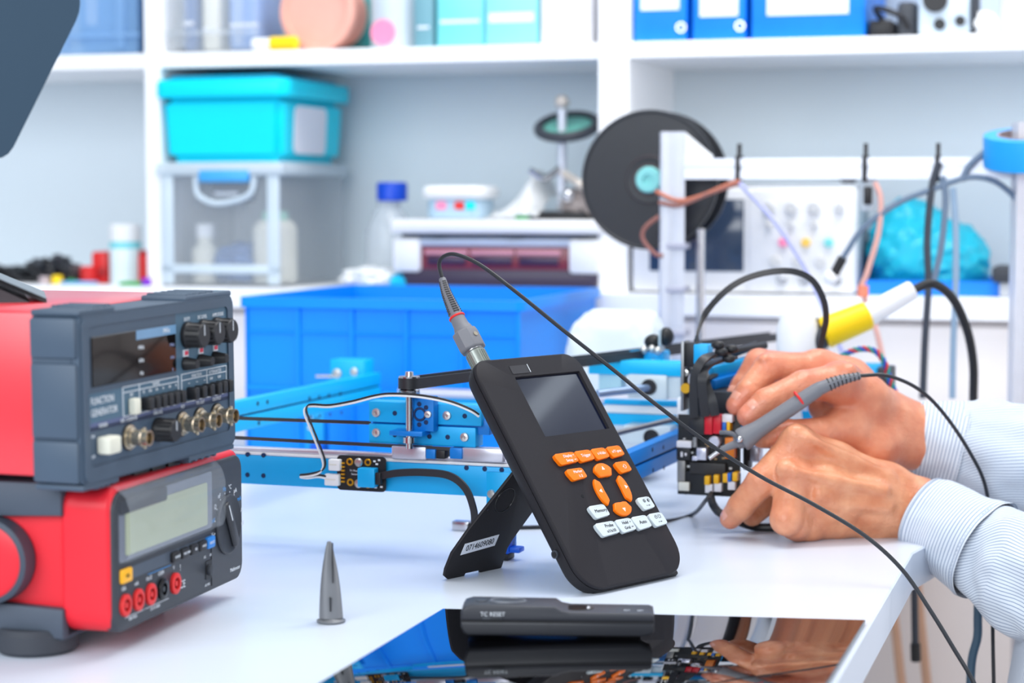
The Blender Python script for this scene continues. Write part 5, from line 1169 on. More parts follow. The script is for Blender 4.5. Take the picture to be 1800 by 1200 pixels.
# bracket and dark idler on the belt
ybr = MPi @ W(1130, 620, 2.18)
mb = MB(); pbox(mb, 1094, 618, 1166, 636, ybr.y, .03, sky, .003); pbox(mb, 1128, 612, 1160, 642, ybr.y-.004, .02, sky, .003); 
for x, y in ((1132, 615), (1146, 613), (1156, 616), (1110, 636), (1148, 637)): q = PL(x, y, ybr.y-.006); mb.ball((q.x, ybr.y-.006, q.z), .0045, bolt_m)
part('belt_clamp', mb, pt_)
mb = MB(); q = PL(1146, 601, ybr.y); mb.ball((q.x, ybr.y+.005, q.z), (.010, .01, .0085), rubber); q2 = PL(1169, 592, ybr.y); mb.ball((q2.x, ybr.y+.005, q2.z), (.0085, .01, .0105), rubber); mb.b2((q2.x-.006, ybr.y-.006, q2.z-.016), (q2.x-.0035, ybr.y+.012, q2.z+.008), pm('strap_grey', (180, 195, 205), .4), .0005); part('idler', mb, pt_, label='dark idler knobs with pale strap')
# --- stepper motor at the far right with twisted leads
ym = .50
mb = MB(); a, b = PL(1506, 708, ym), PL(1542, 643, ym); mb.b2((a.x, ym, a.z), (b.x, ym+.045, b.z), sky, .002); c2_ = PL(1564, 643, ym); mb.b2((b.x, ym+.002, a.z+.001), (c2_.x, ym+.043, b.z-.002), grey_dark, .002); part('motor', mb, pt_, label='blue and dark grey stepper motor')
mb = MB(); mb.b2((a.x+.004, ym+.004, .0002), (c2_.x-.004, ym+.04, a.z), skyd, .001); part('leg', mb, pt_)
mb = MB(); mb.b2((.0, ym+.01, rb1-.002), (a.x+.01, ym+.03, rb1+.016), skyd, .001); part('gantry_beam', mb, pt_)
tw = [PL(x, y, ym-.01) for x, y in ((1470, 634), (1490, 620), (1515, 613), (1540, 618), (1556, 640), (1564, 668), (1574, 690), (1582, 706), (1590, 740))]
for k, (m, lb) in enumerate(((pm('wire_red', (205, 50, 60), .45), 'red motor wire'), (pm('wire_blue', (40, 90, 190), .45), 'blue motor wire'), (pm('wire_teal', (40, 150, 140), .45), 'teal motor wire'))):
    S_ = spline(tw, 12); tg, fr_ = frames_along(S_); mb = MB(); mb.tube([p+fr_[i][0]*.0022*math.cos(i*.55+k*2.1)+fr_[i][1]*.0022*math.sin(i*.55+k*2.1) for i, p in enumerate(S_)], .0014, m, 7, 0); part('motor_wire', mb, pt_, label=lb)
# --- control board being probed
yB = .235; yw = (MP @ PL(1245, 800, yB)).y
cbm = MB(); pbox(cbm, 1191, 732, 1302, 868, yB, .0018, pcb, .0003)
def cb(mb, x0, y0, x1, y1, dep, m, bev=.0006, back=0): return pbox(mb, x0, y0, x1, y1, yB-dep-back, dep, m, bev)
cb(cbm, 1200, 832, 1300, 866, .006, pcb); cb(cbm, 1212, 815, 1275, 832, .008, pm('ic_dark', (44, 42, 42), .5, vary=.3, scale=400))
for k in range(40):
    random.seed(100+k); x, y = random.uniform(1196, 1285), random.uniform(764, 830); s_ = random.uniform(1.2, 4)
    cb(cbm, x, y, x+s_*1.6, y+s_, random.uniform(.001, .004), random.choice([bolt_m, gold, white_pl, grey_dark, grey_dark, pm('ceramic', (170, 140, 100), .5)]), .0002)
cbd = part('control_board', cbm, pt_, label='black control board crowded with connectors')
def sub(nm, items, lb=None):
    mb = MB()
    for x0, y0, x1, y1, dep, m in items: cb(mb, x0, y0, x1, y1, dep, m)
    return part(nm, mb, cbd, label=lb)
rc = pm('connector_red', (205, 20, 40), .4); wb = pm('connector_white', (226, 224, 230), .45); bc = pm('connector_blue', (30, 105, 200), .45); yc_ = pm('terminal_yellow', (240, 180, 20), .4); oc_ = pm('capacitor_orange', (214, 116, 20), .4)
sub('connector', [(1210, 734, 1238, 764, .013, black)]); sub('connector', [(1238, 731, 1252, 763, .016, rc)], 'red connector'); sub('connector', [(1253, 730, 1267, 762, .016, rc)], 'red connector')
sub('connector', [(1269, 729, 1287, 742, .012, wb), (1269, 742, 1276, 757, .0125, bc), (1277, 741, 1283, 757, .0125, yc_)], 'white blue and yellow connector')
sub('capacitor', [(1274, 770, 1291, 806, .012, oc_)], 'orange capacitor'); sub('heat_sink', [(1224, 788, 1241, 808, .014, silver), (1216, 802, 1226, 809, .012, silver)], 'silver block')
sub('connector', [(1189, 776, 1215, 786, .009, wb)]); sub('chip', [(1189, 787, 1213, 808, .007, black), (1196, 794, 1200, 803, .008, wb), (1203, 796, 1207, 801, .008, wb)])
sub('connector', [(1192, 848, 1211, 862, .01, cream)]); sub('terminal', [(1190, 810, 1204, 846, .008, pm('grey_metal', (140, 138, 136), .4, .5)), (1203, 862, 1209, 869, .004, black)])
for x, m, lb in ((1238, yc_, 'yellow terminal'), (1254, yc_, 'yellow terminal'), (1270, yc_, 'yellow terminal'), (1278, bc, 'blue terminal'), (1287, yc_, 'yellow terminal')):
    yo = -(x-1238)*.13; sub('terminal', [(x, 837+yo, x+(9 if m == yc_ else 7), 852+yo, .014, m)] + ([(x+1, 852+yo, x+14, 866+yo, .013, wb)] if x < 1260 or m == bc else []), lb)
mb = MB(); q = PL(1255, 777, yB-.016)
mb.cyl((q.x, yB, q.z), (q.x, yB-.016, q.z), .006, silver, n=22, bev=.001); part('capacitor', mb, cbd, label='round silver capacitor')
mb = MB(); q0 = PL(1222, 786, yB-.009); q1 = PL(1222, 768, yB-.009)
mb.tube([(q0.x+.0022*math.cos(k*1.1), q0.y+.0022*math.sin(k*1.1), q0.z+(q1.z-q0.z)*k/40) for k in range(41)], .0005, bolt_m, 5, 2); part('spring', mb, cbd)
mb = MB(); pbox(mb, 1305, 772, 1316, 826, yB+.05, .02, black, .002); pbox(mb, 1316, 786, 1336, 812, yB+.052, .016, silver, .003); part('bracket', mb, pt_)
# upper bracket column above the board
mb = MB(); pbox(mb, 1196, 600, 1202, 722, yB+.0, .024, pm('plate_grey', (140, 142, 146), .35, .7), .0006); pbox(mb, 1203, 603, 1226, 645, yB+.004, .02, black, .001); pbox(mb, 1219, 606, 1245, 640, yB, .02, sky, .001)
part('bracket', mb, pt_)
mb = MB(); q = PL(1224, 668, yB); mb.cyl((q.x-.004, yB-.002, q.z+.002), (q.x+.006, yB+.012, q.z-.003), .0075, silver, n=20, bev=.001); q = PL(1206, 682, yB); mb.cyl((q.x, yB-.003, q.z), (q.x, yB+.01, q.z), .005, gold, n=18); pbox(mb, 1204, 650, 1228, 698, yB+.012, .01, grey_dark, .001); bolt(mb, 1205, 655, yB+.008, .004); bolt(mb, 1226, 655, yB+.008, .003); part('encoder', mb, pt_)
mb = MB(); pbox(mb, 1208, 645, 1216, 735, yB+.02, .01, acr, .001); pbox(mb, 1212, 690, 1330, 735, yB+.03, .06, pm('dark_carriage', (40, 46, 56), .5), .003); part('carriage_body', mb, pt_)
# arms behind the fingers: blue diagonals and black tubes
for (x0, y0, x1, y1, w, m, yl0, yl1, nm) in ((1246, 655, 1345, 628, .012, sky, .14, .2, 'gantry_arm'), (1250, 676, 1345, 648, .010, skyd, .13, .2, 'gantry_arm'), (1244, 690, 1340, 690, .014, sky, .15, .18, 'gantry_arm'), (1232, 642, 1330, 606, .010, black, .16, .22, 'cable_sleeve'), (1260, 622, 1345, 607, .0085, fbk, .15, .2, 'cable_sleeve'), (1240, 668, 1310, 632, .007, black, .12, .2, 'cable_sleeve')):
    mb = MB(); a, b = PL(x0, y0, yl0+.15), PL(x1, y1, yl1+.17)
    if 'arm' in nm: mb.b2((-w/2, -w/2, 0), (w/2, w/2, (b-a).length), m, .001, M=zframe(a, b))
    else: mb.cyl(a, b, w/2*.9, m, n=14)
    part(nm, mb, pt_)
for pts, w, lb in (([(1219, 733, .085), (1219, 690, .075), (1222, 655, .07), (1236, 632, .075), (1258, 622, .09), (1285, 618, .12)], .0085, None), ([(1240, 731, .083), (1236, 700, .075), (1234, 668, .07), (1240, 645, .08), (1262, 634, .1), (1290, 628, .13)], .009, None), ([(1257, 730, .083), (1252, 705, .08), (1242, 678, .085), (1236, 650, .1)], .009, None)):
    mb = MB(); P_ = [PL(x, y, yl+.13) for x, y, yl in pts]; mb.ribbon(P_, w, .003, fbk, (1, .3, 0), 8); part('flat_cable', mb, pt_)
mb = MB()
for x, y, yl in ((1268, 618, .09), (1281, 630, .095), (1286, 613, .1), (1262, 606, .09)): q = PL(x, y, yl+.13); mb.ball(q, (.007, .005, .0045), black)
part('cable_knot', mb, pt_)
mb = MB(); ar = [(1224, 606, .09), (1226, 585, .10), (1244, 545, .12), (1285, 504, .14), (1330, 483, .15), (1385, 476, .16), (1425, 490, .17), (1447, 525, .18), (1452, 560, .19), (1446, 590, .2), (1438, 625, .2)]
mb.ribbon([PL(p[0], p[1], p[2]+.16) for p in ar], .0062, .0022, fbk, (0, .5, 1), 8, wd2=(1, .4, 0)); part('flat_cable', mb, pt_, label='arched flat black cable')
mb = MB(); mb.tube([PL(1248, 866, .228), PL(1254, 888, .22), PL(1272, 905, .21)]+[MPi @ T(x, y, TZ+.0045) for x, y in ((1325, 925), (1370, 926))], .0042, fbk, 10); part('cable', mb, pt_)
# ================================================================ person at the right: two hands, forearms, striped shirt
def skin_mat():
    m = bpy.data.materials.new('skin'); m.use_nodes = True; nt = m.node_tree; b = nt.nodes['Principled BSDF']; L = nt.links
    tc = nt.nodes.new('ShaderNodeTexCoord')
    def nz(scale, det=4):
        n = nt.nodes.new('ShaderNodeTexNoise'); n.inputs['Scale'].default_value = scale; n.inputs['Detail'].default_value = det; L.new(tc.outputs['Object'], n.inputs['Vector']); return n
    n1, n2 = nz(46, 7), nz(110, 8)
    r = nt.nodes.new('ShaderNodeValToRGB'); r.color_ramp.elements[0].position = .3; r.color_ramp.elements[1].position = .72
    r.color_ramp.elements[0].color = (lin(204), lin(126), lin(88), 1); r.color_ramp.elements[1].color = (lin(232), lin(166), lin(126), 1)
    L.new(n1.outputs['Fac'], r.inputs[0]); at = nt.nodes.new('ShaderNodeAttribute'); at.attribute_name = 'redness'
    mx = nt.nodes.new('ShaderNodeMix'); mx.data_type = 'RGBA'; mx.inputs[7].default_value = (lin(214), lin(118), lin(102), 1)
    L.new(at.outputs['Fac'], mx.inputs[0]); L.new(r.outputs[0], mx.inputs[6]); L.new(mx.outputs[2], b.inputs['Base Color'])
    b.inputs['Roughness'].default_value = .36; b.inputs['Specular IOR Level'].default_value = .55
    b.inputs['Subsurface Weight'].default_value = .18; b.inputs['Subsurface Radius'].default_value = (.006, .0022, .0012); b.inputs['Subsurface Scale'].default_value = 1
    v = nt.nodes.new('ShaderNodeTexVoronoi'); v.feature = 'DISTANCE_TO_EDGE'; v.inputs['Scale'].default_value = 300; L.new(tc.outputs['Object'], v.inputs['Vector'])
    bp = nt.nodes.new('ShaderNodeBump'); bp.inputs['Strength'].default_value = .5; bp.inputs['Distance'].default_value = .003
    bp2 = nt.nodes.new('ShaderNodeBump'); bp2.inputs['Strength'].default_value = .4; bp2.inputs['Distance'].default_value = .0008
    L.new(n2.outputs['Fac'], bp.inputs['Height']); L.new(v.outputs['Distance'], bp2.inputs['Height']); L.new(bp.outputs['Normal'], bp2.inputs['Normal']); L.new(bp2.outputs['Normal'], b.inputs['Normal'])
    return m
skin = skin_mat(); nail_m = pm('nail', (228, 160, 138), .2, vary=.04, coat=.4)
def stripe_mat(name, axis, period):
    m = bpy.data.materials.new(name); m.use_nodes = True; nt = m.node_tree; b = nt.nodes['Principled BSDF']; L = nt.links
    uv = nt.nodes.new('ShaderNodeUVMap'); uv.uv_map = 'UVMap'; sp = nt.nodes.new('ShaderNodeSeparateXYZ'); L.new(uv.outputs[0], sp.inputs[0])
    def math_(op, a, bb):
        n = nt.nodes.new('ShaderNodeMath'); n.operation = op
        for i, x in enumerate((a, bb)):
            if isinstance(x, (int, float)): n.inputs[i].default_value = x
            elif x is not None: L.new(x, n.inputs[i])
        return n.outputs[0]
    x = math_('DIVIDE', sp.outputs[axis], period); fr = math_('FRACT', x, None); tri = math_('ABSOLUTE', math_('SUBTRACT', fr, .5), None)
    r = nt.nodes.new('ShaderNodeValToRGB'); e = r.color_ramp.elements; e[0].position = .31; e[1].position = .44
    e[0].color = (lin(212), lin(220), lin(231), 1); e[1].color = (lin(128), lin(146), lin(174), 1); L.new(tri, r.inputs[0]); L.new(r.outputs[0], b.inputs['Base Color'])
    b.inputs['Roughness'].default_value = .85; b.inputs['Sheen Weight'].default_value = .15
    tc = nt.nodes.new('ShaderNodeTexCoord'); n = nt.nodes.new('ShaderNodeTexNoise'); n.inputs['Scale'].default_value = 900; L.new(tc.outputs['Object'], n.inputs['Vector'])
    bp = nt.nodes.new('ShaderNodeBump'); bp.inputs['Strength'].default_value = .25; bp.inputs['Distance'].default_value = .0004; L.new(n.outputs['Fac'], bp.inputs['Height']); L.new(bp.outputs['Normal'], b.inputs['Normal'])
    return m
str_c = stripe_mat('shirt_stripe_across', 1, .0037); str_s = stripe_mat('shirt_stripe_along', 0, .0034)
thread = pm('seam_thread', (188, 198, 212), .8)

def J(t): p = W(t[0], t[1], t[2]); return p, t[3]*t[2]/F       # joint: pixel, distance, pixel radius -> point, radius
def chain(s, f, joints, k):
    q = [J(t) for t in joints]
    for (a, ra), (b, rb) in zip(q, q[1:]): s.cap(f, a, b, ra, rb, k)
def finger(s, joints, kp=.010, kf=.0016, kn=None, bumps=True):
    g = np.full_like(s.f, .03); chain(s, g, joints[1:] if kn is None else joints, .003)
    q = [J(t) for t in joints]
    s.cap(g, q[0][0], q[1][0], q[0][1], q[1][1], .004)
    s._fingers.append(g); s._roots.append((q[0][0], q[0][1]))
def compose(s, palm, kp=.010):
    # fingers join the palm smoothly near their root and stay separate from each other elsewhere
    gx = np.stack(np.meshgrid(*[s.lo[i]+np.arange(s.n[i])*s.h for i in range(3)], indexing='ij'), -1)
    out = palm.copy()
    for g, (root, rr) in zip(s._fingers, s._roots):
        d = np.linalg.norm(gx-np.array(root), axis=-1); k = np.clip(1-(d-rr*1.1)/(rr*1.3), .12, 1)*kp
        q = np.maximum(k-np.abs(out-g), 0)/k; out = np.minimum(out, g)-q*q*k*.25
    s.f = out
def vox(joint_lists, h, pad=.022):
    P = np.array([list(J(t)[0]) for l in joint_lists for t in l]); R = max(J(t)[1] for l in joint_lists for t in l)
    s = SDF(P.min(0)-R-pad*.4, P.max(0)+R+pad*.4, h); s._fingers = []; s._roots = []; return s
HV = .00125
# ---- left hand (near): back of the hand toward the viewer, resting on its outer edge
dY = .022
def sh(l): return [(a, b, c+dY, r) for a, b, c, r in l]
Lm = [sh(x) for x in (
    [(1700, 925, 1.885, 56), (1620, 886, 1.925, 42), (1560, 852, 1.925, 36), (1468, 812, 1.915, 33), (1404, 781, 1.905, 31)],
    [(1700, 945, 1.880, 56), (1610, 902, 1.915, 40), (1540, 872, 1.905, 34), (1450, 850, 1.893, 31), (1394, 836, 1.888, 30)],
    [(1620, 908, 1.925, 38), (1540, 897, 1.915, 34), (1460, 888, 1.900, 32), (1404, 882, 1.896, 29)],
    [(1615, 922, 1.935, 32), (1540, 920, 1.925, 28), (1470, 916, 1.912, 27), (1422, 912, 1.906, 27)])]
Lf = [sh(x) for x in (
    [(1402, 780, 1.905, 31), (1340, 845, 1.890, 27), (1302, 890, 1.900, 23.5), (1284, 911, 1.910, 19)],
    [(1394, 838, 1.888, 31), (1382, 912, 1.868, 28), (1402, 928, 1.890, 23), (1430, 926, 1.905, 20)],
    [(1404, 884, 1.896, 29), (1396, 922, 1.880, 25), (1425, 926, 1.900, 21), (1450, 922, 1.912, 18)],
    [(1424, 912, 1.906, 27), (1424, 928, 1.895, 21), (1448, 928, 1.908, 18), (1466, 924, 1.916, 16)],
    [(1520, 840, 1.955, 34), (1425, 828, 1.965, 28), (1358, 872, 1.948, 24), (1322, 905, 1.940, 20)])]
s = vox(Lm+Lf, HV); palm = np.full_like(s.f, .03)
for l in Lm: chain(s, palm, l, .012)
for l in Lf: finger(s, l)
for a, b, c, r in sh([(1398, 762, 1.893, 17), (1380, 824, 1.872, 17), (1390, 880, 1.880, 15)]):   # knuckle bumps
    p, rr = J((a, b, c, r)); s.ell(palm, p, np.eye(3), (rr, rr, rr), .012)
for a, b in (((1560, 838, 1.905, 7), (1420, 770, 1.886, 7)), ((1555, 862, 1.885, 7), (1400, 830, 1.866, 7)), ((1560, 890, 1.888, 6), (1415, 880, 1.874, 6)), ((1520, 850, 1.893, 3), (1440, 872, 1.872, 3)), ((1500, 900, 1.888, 3), (1440, 866, 1.872, 3))):
    (pa, ra), (pb, rb2) = J((a[0], a[1], a[2]+dY, a[3])), J((b[0], b[1], b[2]+dY, b[3])); s.cap(palm, pa, pb, ra, rb2, .010)
compose(s, palm); VL, FLq = surface_nets(s.f, s.lo, s.h)
# ---- right hand (far): holding the probe like a pen
Rm = [[(1720, 800, 2.02, 60), (1640, 775, 2.03, 50), (1572, 752, 2.02, 42), (1520, 702, 2.0, 40), (1478, 672, 1.985, 35)],
      [(1640, 768, 2.03, 50), (1565, 738, 2.035, 42), (1490, 672, 2.03, 40), (1444, 652, 2.025, 34)],
      [(1600, 765, 2.045, 44), (1540, 735, 2.06, 42), (1440, 655, 2.06, 32)],
      [(1600, 775, 2.04, 42), (1540, 765, 2.07, 40), (1450, 690, 2.09, 30)],
      [(1590, 785, 2.02, 40), (1540, 782, 1.995, 36), (1480, 752, 1.985, 32)],
      [(1560, 745, 2.02, 42), (1505, 722, 2.005, 38), (1448, 716, 2.01, 27)]]
Rf = [[(1478, 672, 1.985, 35), (1412, 678, 1.962, 27), (1347, 706, 1.952, 24), (1315, 731, 1.950, 20)],
      [(1444, 652, 2.025, 34), (1352, 646, 2.000, 27), (1314, 690, 1.985, 23), (1294, 712, 1.980, 18)],
      [(1440, 655, 2.06, 31), (1334, 638, 2.040, 25), (1306, 678, 2.030, 21), (1288, 702, 2.024, 17)],
      [(1450, 690, 2.09, 28), (1350, 668, 2.080, 22), (1330, 700, 2.07, 19), (1320, 720, 2.06, 16)],
      [(1490, 752, 1.985, 34), (1440, 762, 1.965, 28), (1385, 763, 1.948, 26), (1341, 766, 1.946, 22)]]
s = vox(Rm+Rf, HV); palm = np.full_like(s.f, .03)
for l in Rm: chain(s, palm, l, .014)
for l in Rf: finger(s, l)
for a, b, c, r in ((1490, 655, 1.968, 18), (1436, 632, 2.015, 16), (1344, 634, 1.992, 12)):
    p, rr = J((a, b, c, r)); s.ell(palm, p, np.eye(3), (rr, rr, rr), .010)
compose(s, palm, .011); VR, FRq = surface_nets(s.f, s.lo, s.h)
# ---- arms and trunk inside the shirt, coarser
nearA = [(1690, 935, 1.90, 50), (1800, 1000, 1.85, 62), (1950, 1090, 1.76, 78), (2070, 1165, 1.67, 84)]
farA = [(1690, 792, 2.022, 50), (1800, 806, 2.005, 60), (1950, 842, 1.995, 68), (2060, 872, 1.99, 74)]
nA = [J(t) for t in nearA]; fA = [J(t) for t in farA]
shN = Vector((.80, 1.60, 1.06)); shF = Vector((.82, 2.0, 1.06))
lo = np.array([.30, 1.45, .40]); hi = np.array([1.10, 2.18, 1.22]); sb = SDF(lo, hi, .006); fb2 = sb.f
for ch, sd in ((nA, shN), (fA, shF)):
    for (a, ra), (b, rb2) in zip(ch, ch[1:]): sb.cap(fb2, a, b, ra, rb2, .02)
    sb.cap(fb2, ch[-1][0], sd, .048, .056, .03)
sb.cap(fb2, shN+Vector((0, .05, 0)), shF-Vector((0, .05, 0)), .06, .06, .05); sb.cap(fb2, (.84, 1.74, .98), (.66, 1.74, .58), .12, .13, .06); sb.cap(fb2, (.84, 1.88, .98), (.70, 1.88, .58), .12, .12, .06); sb.cap(fb2, (.82, 1.8, 1.05), (.81, 1.8, 1.17), .06, .055, .03)
VB, FBq = surface_nets(sb.f, sb.lo, sb.h)
pr0 = Vector((.72, 1.80, 0))
ps = thing('person', 'person at the right in a white striped shirt, hands probing the control board', 'person', Tm(pr0))
mb = MB()
for V_, F_ in ((VL, FLq), (VR, FRq), (VB, FBq)): mb.add(V_.tolist(), F_.tolist(), skin)
body = part('body', mb, ps, world=True, ang=180)
red = np.zeros(len(mb.v)); PT = np.array([tuple(v) for v in mb.v])
for l, amt in [(x, 1) for x in Lf[:3]]+[(x, 1) for x in Rf[:3]]:
    for i, (rad, a) in enumerate(((.020, .55), (.016, .4), (.011, .2), (.014, .55))): red = np.maximum(red, a*np.exp(-(np.linalg.norm(PT-np.array(J(l[i])[0]), axis=1)/rad)**2))
nR = len(VR); red[len(VL):len(VL)+nR] = np.clip(red[len(VL):len(VL)+nR]+.28, 0, .8)
at = body.data.attributes.new('redness', 'FLOAT', 'POINT'); at.data.foreach_set('value', red.astype(np.float32))
def nail(c, Y, d, n, w, l):                    # nail plate, d along the finger, n outward
    d = Vector(d).normalized(); n = Vector(n); n = (n-d*n.dot(d)).normalized(); x = d.cross(n)
    p = W(c[0], c[1], Y); mb = MB(); vs = []; N_ = 7
    for i in range(N_):
        for j in range(N_):
            u, v = i/(N_-1)*2-1, j/(N_-1)*2-1; k = (1-.25*max(v, 0)**2)*(1-.12*v*v); vs.append(p+x*(u*w*k)+d*(v*l)+n*(-.0032*u*u*(w/.005)-.0012*v*v))
    fs = [(i*N_+j, (i+1)*N_+j, (i+1)*N_+j+1, i*N_+j+1) for i in range(N_-1) for j in range(N_-1)]
    k = len(vs); vs += [q-n*.0012 for q in vs]; fs += [tuple(reversed([a+k for a in f])) for f in fs]
    mb.add(vs, fs, nail_m); return part('fingernail', mb, body, world=True)
def tipn(l, along, n, w=.0052, le=.0062, up=1.0):
    (a, ra), (b, rb2) = J(l[2]), J(l[3]); d = (b-a).normalized(); nn = Vector(n); nn = (nn-d*nn.dot(d)).normalized(); r = ra+(rb2-ra)*along
    p = a.lerp(b, along)+nn*(r*up+.0006); Y = p.y
    q = p; mbx = None
    x = d.cross(nn); mb = MB(); vs = []; N_ = 9
    for i in range(N_):
        for j in range(N_):
            u, v = i/(N_-1)*2-1, j/(N_-1)*2-1; k = 1-.3*abs(v)**3; ww = w*u*k; drop = r-math.sqrt(max(r*r-ww*ww, 1e-8)); vs.append(q+x*ww+d*(v*le)-nn*(drop+.0011*max(v, 0)**2+.0006*v*v))
    fs = [(i*N_+j, (i+1)*N_+j, (i+1)*N_+j+1, i*N_+j+1) for i in range(N_-1) for j in range(N_-1)]
    k = len(vs); vs += [t-nn*.0016 for t in vs]; fs += [tuple(reversed([a_+k for a_ in f])) for f in fs]
    ed = [j for j in range(N_)]+[i*N_+N_-1 for i in range(1, N_)]+[(N_-1)*N_+j for j in range(N_-2, -1, -1)]+[i*N_ for i in range(N_-2, 0, -1)]
    fs += [(ed[i], ed[i]+k, ed[(i+1) % len(ed)]+k, ed[(i+1) % len(ed)]) for i in range(len(ed))]
    mb.add(vs, fs, nail_m); return part('fingernail', mb, body, world=True)
tipn(Lf[0], .75, (-.75, -.55, .35)); tipn(Rf[0], .55, (-.45, -.75, .55)); tipn(Rf[1], .6, (-.6, -.65, .5)); tipn(Rf[2], .6, (-.6, -.65, .5)); tipn(Lf[4], .7, (-.5, -.5, .6)); tipn(Rf[4], .6, (-.2, -.3, -.95))

# ---- shirt: sleeve shells with wrinkles, cuffs, torso
def shell(mb, centres, m, seed, wr=.0025, uvs=None, nseg=64, sm=10, flat=.86, thick=.0016, inner=True, freq=26, v0=0.0):
    q = [J(t) for t in centres]; P = spline([p for p, r in q], sm); R = [q[0][1]]*0
    for i in range(len(q)-1): R += [q[i][1]+(q[i+1][1]-q[i][1])*k/sm for k in range(sm)]
    R.append(q[-1][1]); tang, _ = frames_along(P); N_ = len(P); base = len(mb.v); vs = []; uv = []; L_ = v0
    for i, p in enumerate(P):
        if i: L_ += (P[i]-P[i-1]).length
        t = tang[i]; x = Vector((0, 1, 0)); x = (x-t*x.dot(t)).normalized(); y = t.cross(x)
        for k in range(nseg):
            a = 2*PI*k/nseg; d = x*(math.cos(a)*flat)+y*math.sin(a)
            e = min(1, i/6+.15)
            w = wr*e*(noise.noise(Vector((math.cos(a)*1.3+seed, math.sin(a)*1.3, L_*freq)))*1.4+.5*noise.noise(Vector((math.cos(a)*3+seed, math.sin(a)*3, L_*freq*2.2))))
            vs.append(p+d*(R[i]+w)); uv.append((a*R[min(i, N_-1)], L_))
    fs = [(i*nseg+k, i*nseg+(k+1) % nseg, (i+1)*nseg+(k+1) % nseg, (i+1)*nseg+k) for i in range(N_-1) for k in range(nseg)]
    if inner:                                  # turned-in edge
        for j, s_ in ((1, .0016), (2, .004)):
            for k in range(nseg):
                d = (vs[k]-P[0]).normalized(); vs.append(vs[k]-d*(.0022 if j == 1 else .003)+tang[0]*(0 if j == 1 else .02)); uv.append((uv[k][0], uv[k][1]+s_))
        b = N_*nseg
        fs += [(k, b+k, b+(k+1) % nseg, (k+1) % nseg) for k in range(nseg)]+[(b+k, b+nseg+k, b+nseg+(k+1) % nseg, b+(k+1) % nseg) for k in range(nseg)]
    mb.add(vs, fs, m)
    mb.uv = (mb.uv or [])+uv
    return P, R
sm_ = MB()
nearC = [(1618, 900, 1.935, 68), (1660, 924, 1.918, 77), (1735, 969, 1.883, 95)]
nearS = [(1728, 965, 1.886, 85), (1800, 1003, 1.85, 106), (1950, 1090, 1.76, 118), (2070, 1165, 1.67, 126)]
farC = [(1606, 768, 2.035, 65), (1650, 776, 2.03, 72), (1692, 786, 2.025, 82)]
farS = [(1690, 786, 2.025, 80), (1760, 797, 2.01, 92), (1880, 826, 2.0, 104), (2060, 870, 1.99, 116)]
shell(sm_, nearS, str_s, 3.1, .0065, inner=False, nseg=90, sm=14, freq=20); shell(sm_, farS, str_s, 8.4, .006, inner=False, nseg=80, sm=14, freq=20)
# upper arms and torso of the shirt
def wshell(mb, pts, radii, m, seed, flat=1.0, wr=.004, nseg=48):
    P = [Vector(p) for p in pts]; tang, _ = frames_along(P); vs = []; uv = []; L_ = 0
    for i, p in enumerate(P):
        if i: L_ += (P[i]-P[i-1]).length
        t = tang[i]; x = Vector((0, 1, 0)); x = (x-t*x.dot(t)).normalized(); y = t.cross(x)
        for k in range(nseg):
            a = 2*PI*k/nseg; w = wr*noise.noise(Vector((math.cos(a)*2+seed, math.sin(a)*2, L_*14)))
            vs.append(p+x*math.cos(a)*(radii[i]*flat+w)+y*math.sin(a)*(radii[i]+w)); uv.append((a*radii[i], L_))
    n = nseg; fs = [(i*n+k, i*n+(k+1) % n, (i+1)*n+(k+1) % n, (i+1)*n+k) for i in range(len(P)-1) for k in range(n)]
    mb.add(vs, fs, m); mb.uv = (mb.uv or [])+uv
for ch, sd, sg in ((nearS, shN, 1.2), (farS, shF, 5.5)):
    e = J(ch[-1])[0]; pe = J(ch[-2])[0]; dd = (e-pe).normalized(); pts = spline([pe.lerp(e, .8), e+dd*.02, e.lerp(sd, .35)+Vector((.02, 0, -.01)), sd+Vector((.01, .03 if sd is shN else -.03, .02))], 8); wshell(sm_, pts, [.062+.012*i/(len(pts)-1) for i in range(len(pts))], str_s, sg)
tor = spline([(.62, 1.79, .44), (.615, 1.79, .56), (.66, 1.79, .72), (.77, 1.80, .92), (.83, 1.80, 1.06), (.825, 1.80, 1.12)], 8)
rad = []
for i in range(len(tor)): t = i/(len(tor)-1); rad.append(.150+.02*math.sin(t*PI)-.09*max(0, t-.8)/.2)
wshell(sm_, tor, rad, str_s, 9.9, flat=1.36, nseg=64)
shirt = part('shirt', sm_, ps, world=True, ang=180)
for cc, sd, lb in ((nearC, 2.2, 'cuff with a dark button'), (farC, 6.6, 'far cuff')):
    mb = MB(); P, R = shell(mb, cc, str_c, sd, .0022, nseg=80, sm=12, flat=.94, freq=30); cf = part('cuff', mb, shirt, world=True, label=lb, ang=180)
    tg, _ = frames_along(P)
    for i0 in (1, len(P)-2):
        mb = MB()
        t = tg[i0]; x = Vector((0, 1, 0)); x = (x-t*x.dot(t)).normalized(); y = t.cross(x)
        for k in range(80):
            a = 2*PI*k/80; d = x*math.cos(a)*.94+y*math.sin(a); mb.box((0, 0, 0), (.0022, .0006, .0006), thread, M=frame(P[i0]+d*(R[i0]+.0006), (x*-math.sin(a)*.82+y*math.cos(a)).normalized(), t, d.normalized()))
        part('seam', mb, cf, world=True)
    if cc is nearC:
        q = W(1703, 1036, 1.868); mb = MB(); n_ = Vector((-.25, -.75, -.6)).normalized()
        mb.lathe([(.0062, 0), (.0062, .0012), (.0052, .002), (.0045, .0014), (0, .0014)], pm('button_brown', (72, 64, 62), .3), zframe(q, q+n_), 24); part('button', mb, cf, world=True, label='dark brown cuff button')
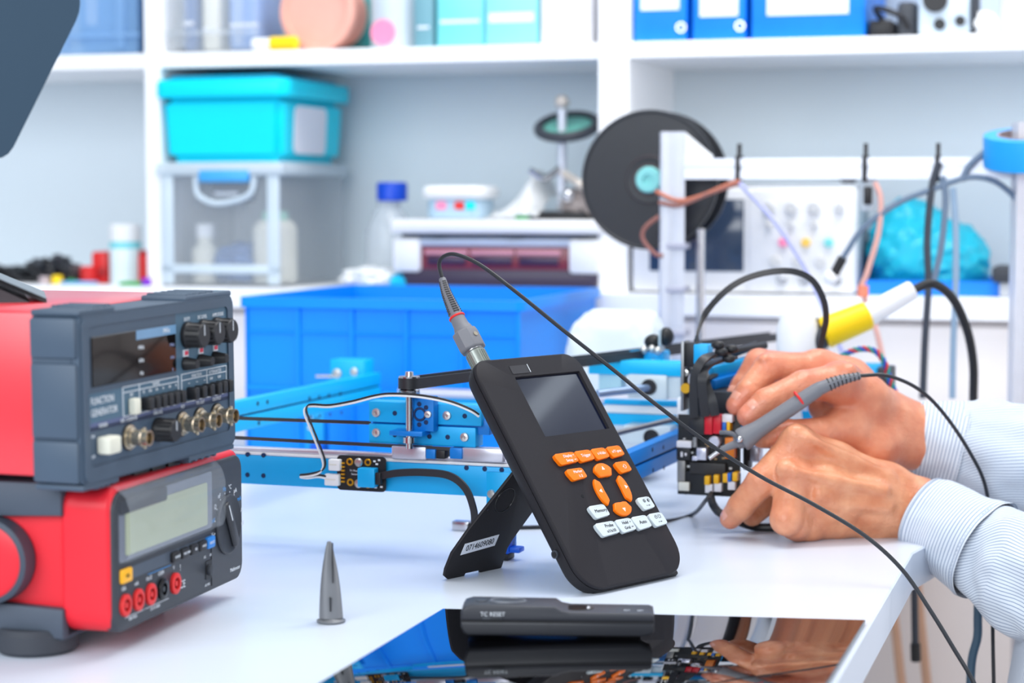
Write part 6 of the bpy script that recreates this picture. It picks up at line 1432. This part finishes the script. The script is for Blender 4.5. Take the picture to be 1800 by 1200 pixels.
# ================================================================ light and camera
w = bpy.data.worlds.new('World'); bpy.context.scene.world = w; w.use_nodes = True
bg = w.node_tree.nodes['Background']; bg.inputs[0].default_value = (.80, .90, 1.0, 1); bg.inputs[1].default_value = .55
def area(name, loc, tgt, size, power, col, size_y=None):
    l = bpy.data.lights.new(name, 'AREA'); l.energy = power; l.color = col; l.shape = 'RECTANGLE'; l.size = size; l.size_y = size_y or size
    o = bpy.data.objects.new(name, l); C.objects.link(o); o.location = loc
    o.rotation_euler = (Vector(tgt)-Vector(loc)).to_track_quat('-Z', 'Y').to_euler(); return o
area('ceiling_light', (.1, 1.5, 2.7), (.1, 1.7, .75), 1.6, 13, (1, .98, .95), 1.0)
area('window_light', (-1.7, .2, 1.9), (.0, 2.0, .9), 1.3, 22, (.86, .93, 1), 1.5)
area('front_fill', (-.9, -1.1, 2.0), (.2, 2.6, .9), 2.0, 58, (.93, .97, 1), 1.6)  # added fill lamp behind the viewpoint, brightens faces turned toward it
area('side_fill', (2.3, 1.0, 1.3), (.6, 2.6, .5), 1.2, 22, (1, .96, .94), 1.2)  # added fill lamp, brightens the cabinet fronts at lower right
area('streak_strip', (1.915, 2.66, 2.5), (1.915, 2.661, .5), .07, 1.7, (.8, .9, 1), 1.2)  # added narrow lamp, placed so its reflection streaks the handheld screen
area('rear_ceiling_light', (.5, 2.2, 2.6), (.2, 3.0, 1.0), 1.4, 26, (1, .99, .97), .5)
cam = bpy.data.cameras.new('Camera'); co = bpy.data.objects.new('Camera', cam); C.objects.link(co)
co.location = (0, 0, CAMZ); co.rotation_euler = (PI/2-PITCH, 0, 0)
cam.lens = 70; cam.sensor_width = 36; cam.clip_start = .05
cam.dof.use_dof = True; cam.dof.focus_distance = 1.735; cam.dof.aperture_fstop = 4.5; cam.dof.aperture_blades = 0
sc = bpy.context.scene; sc.camera = co
sc.view_settings.view_transform = 'Standard'; sc.view_settings.look = 'None'; sc.view_settings.exposure = 0.0; sc.view_settings.gamma = 1.0; sc.view_settings.use_curve_mapping = False
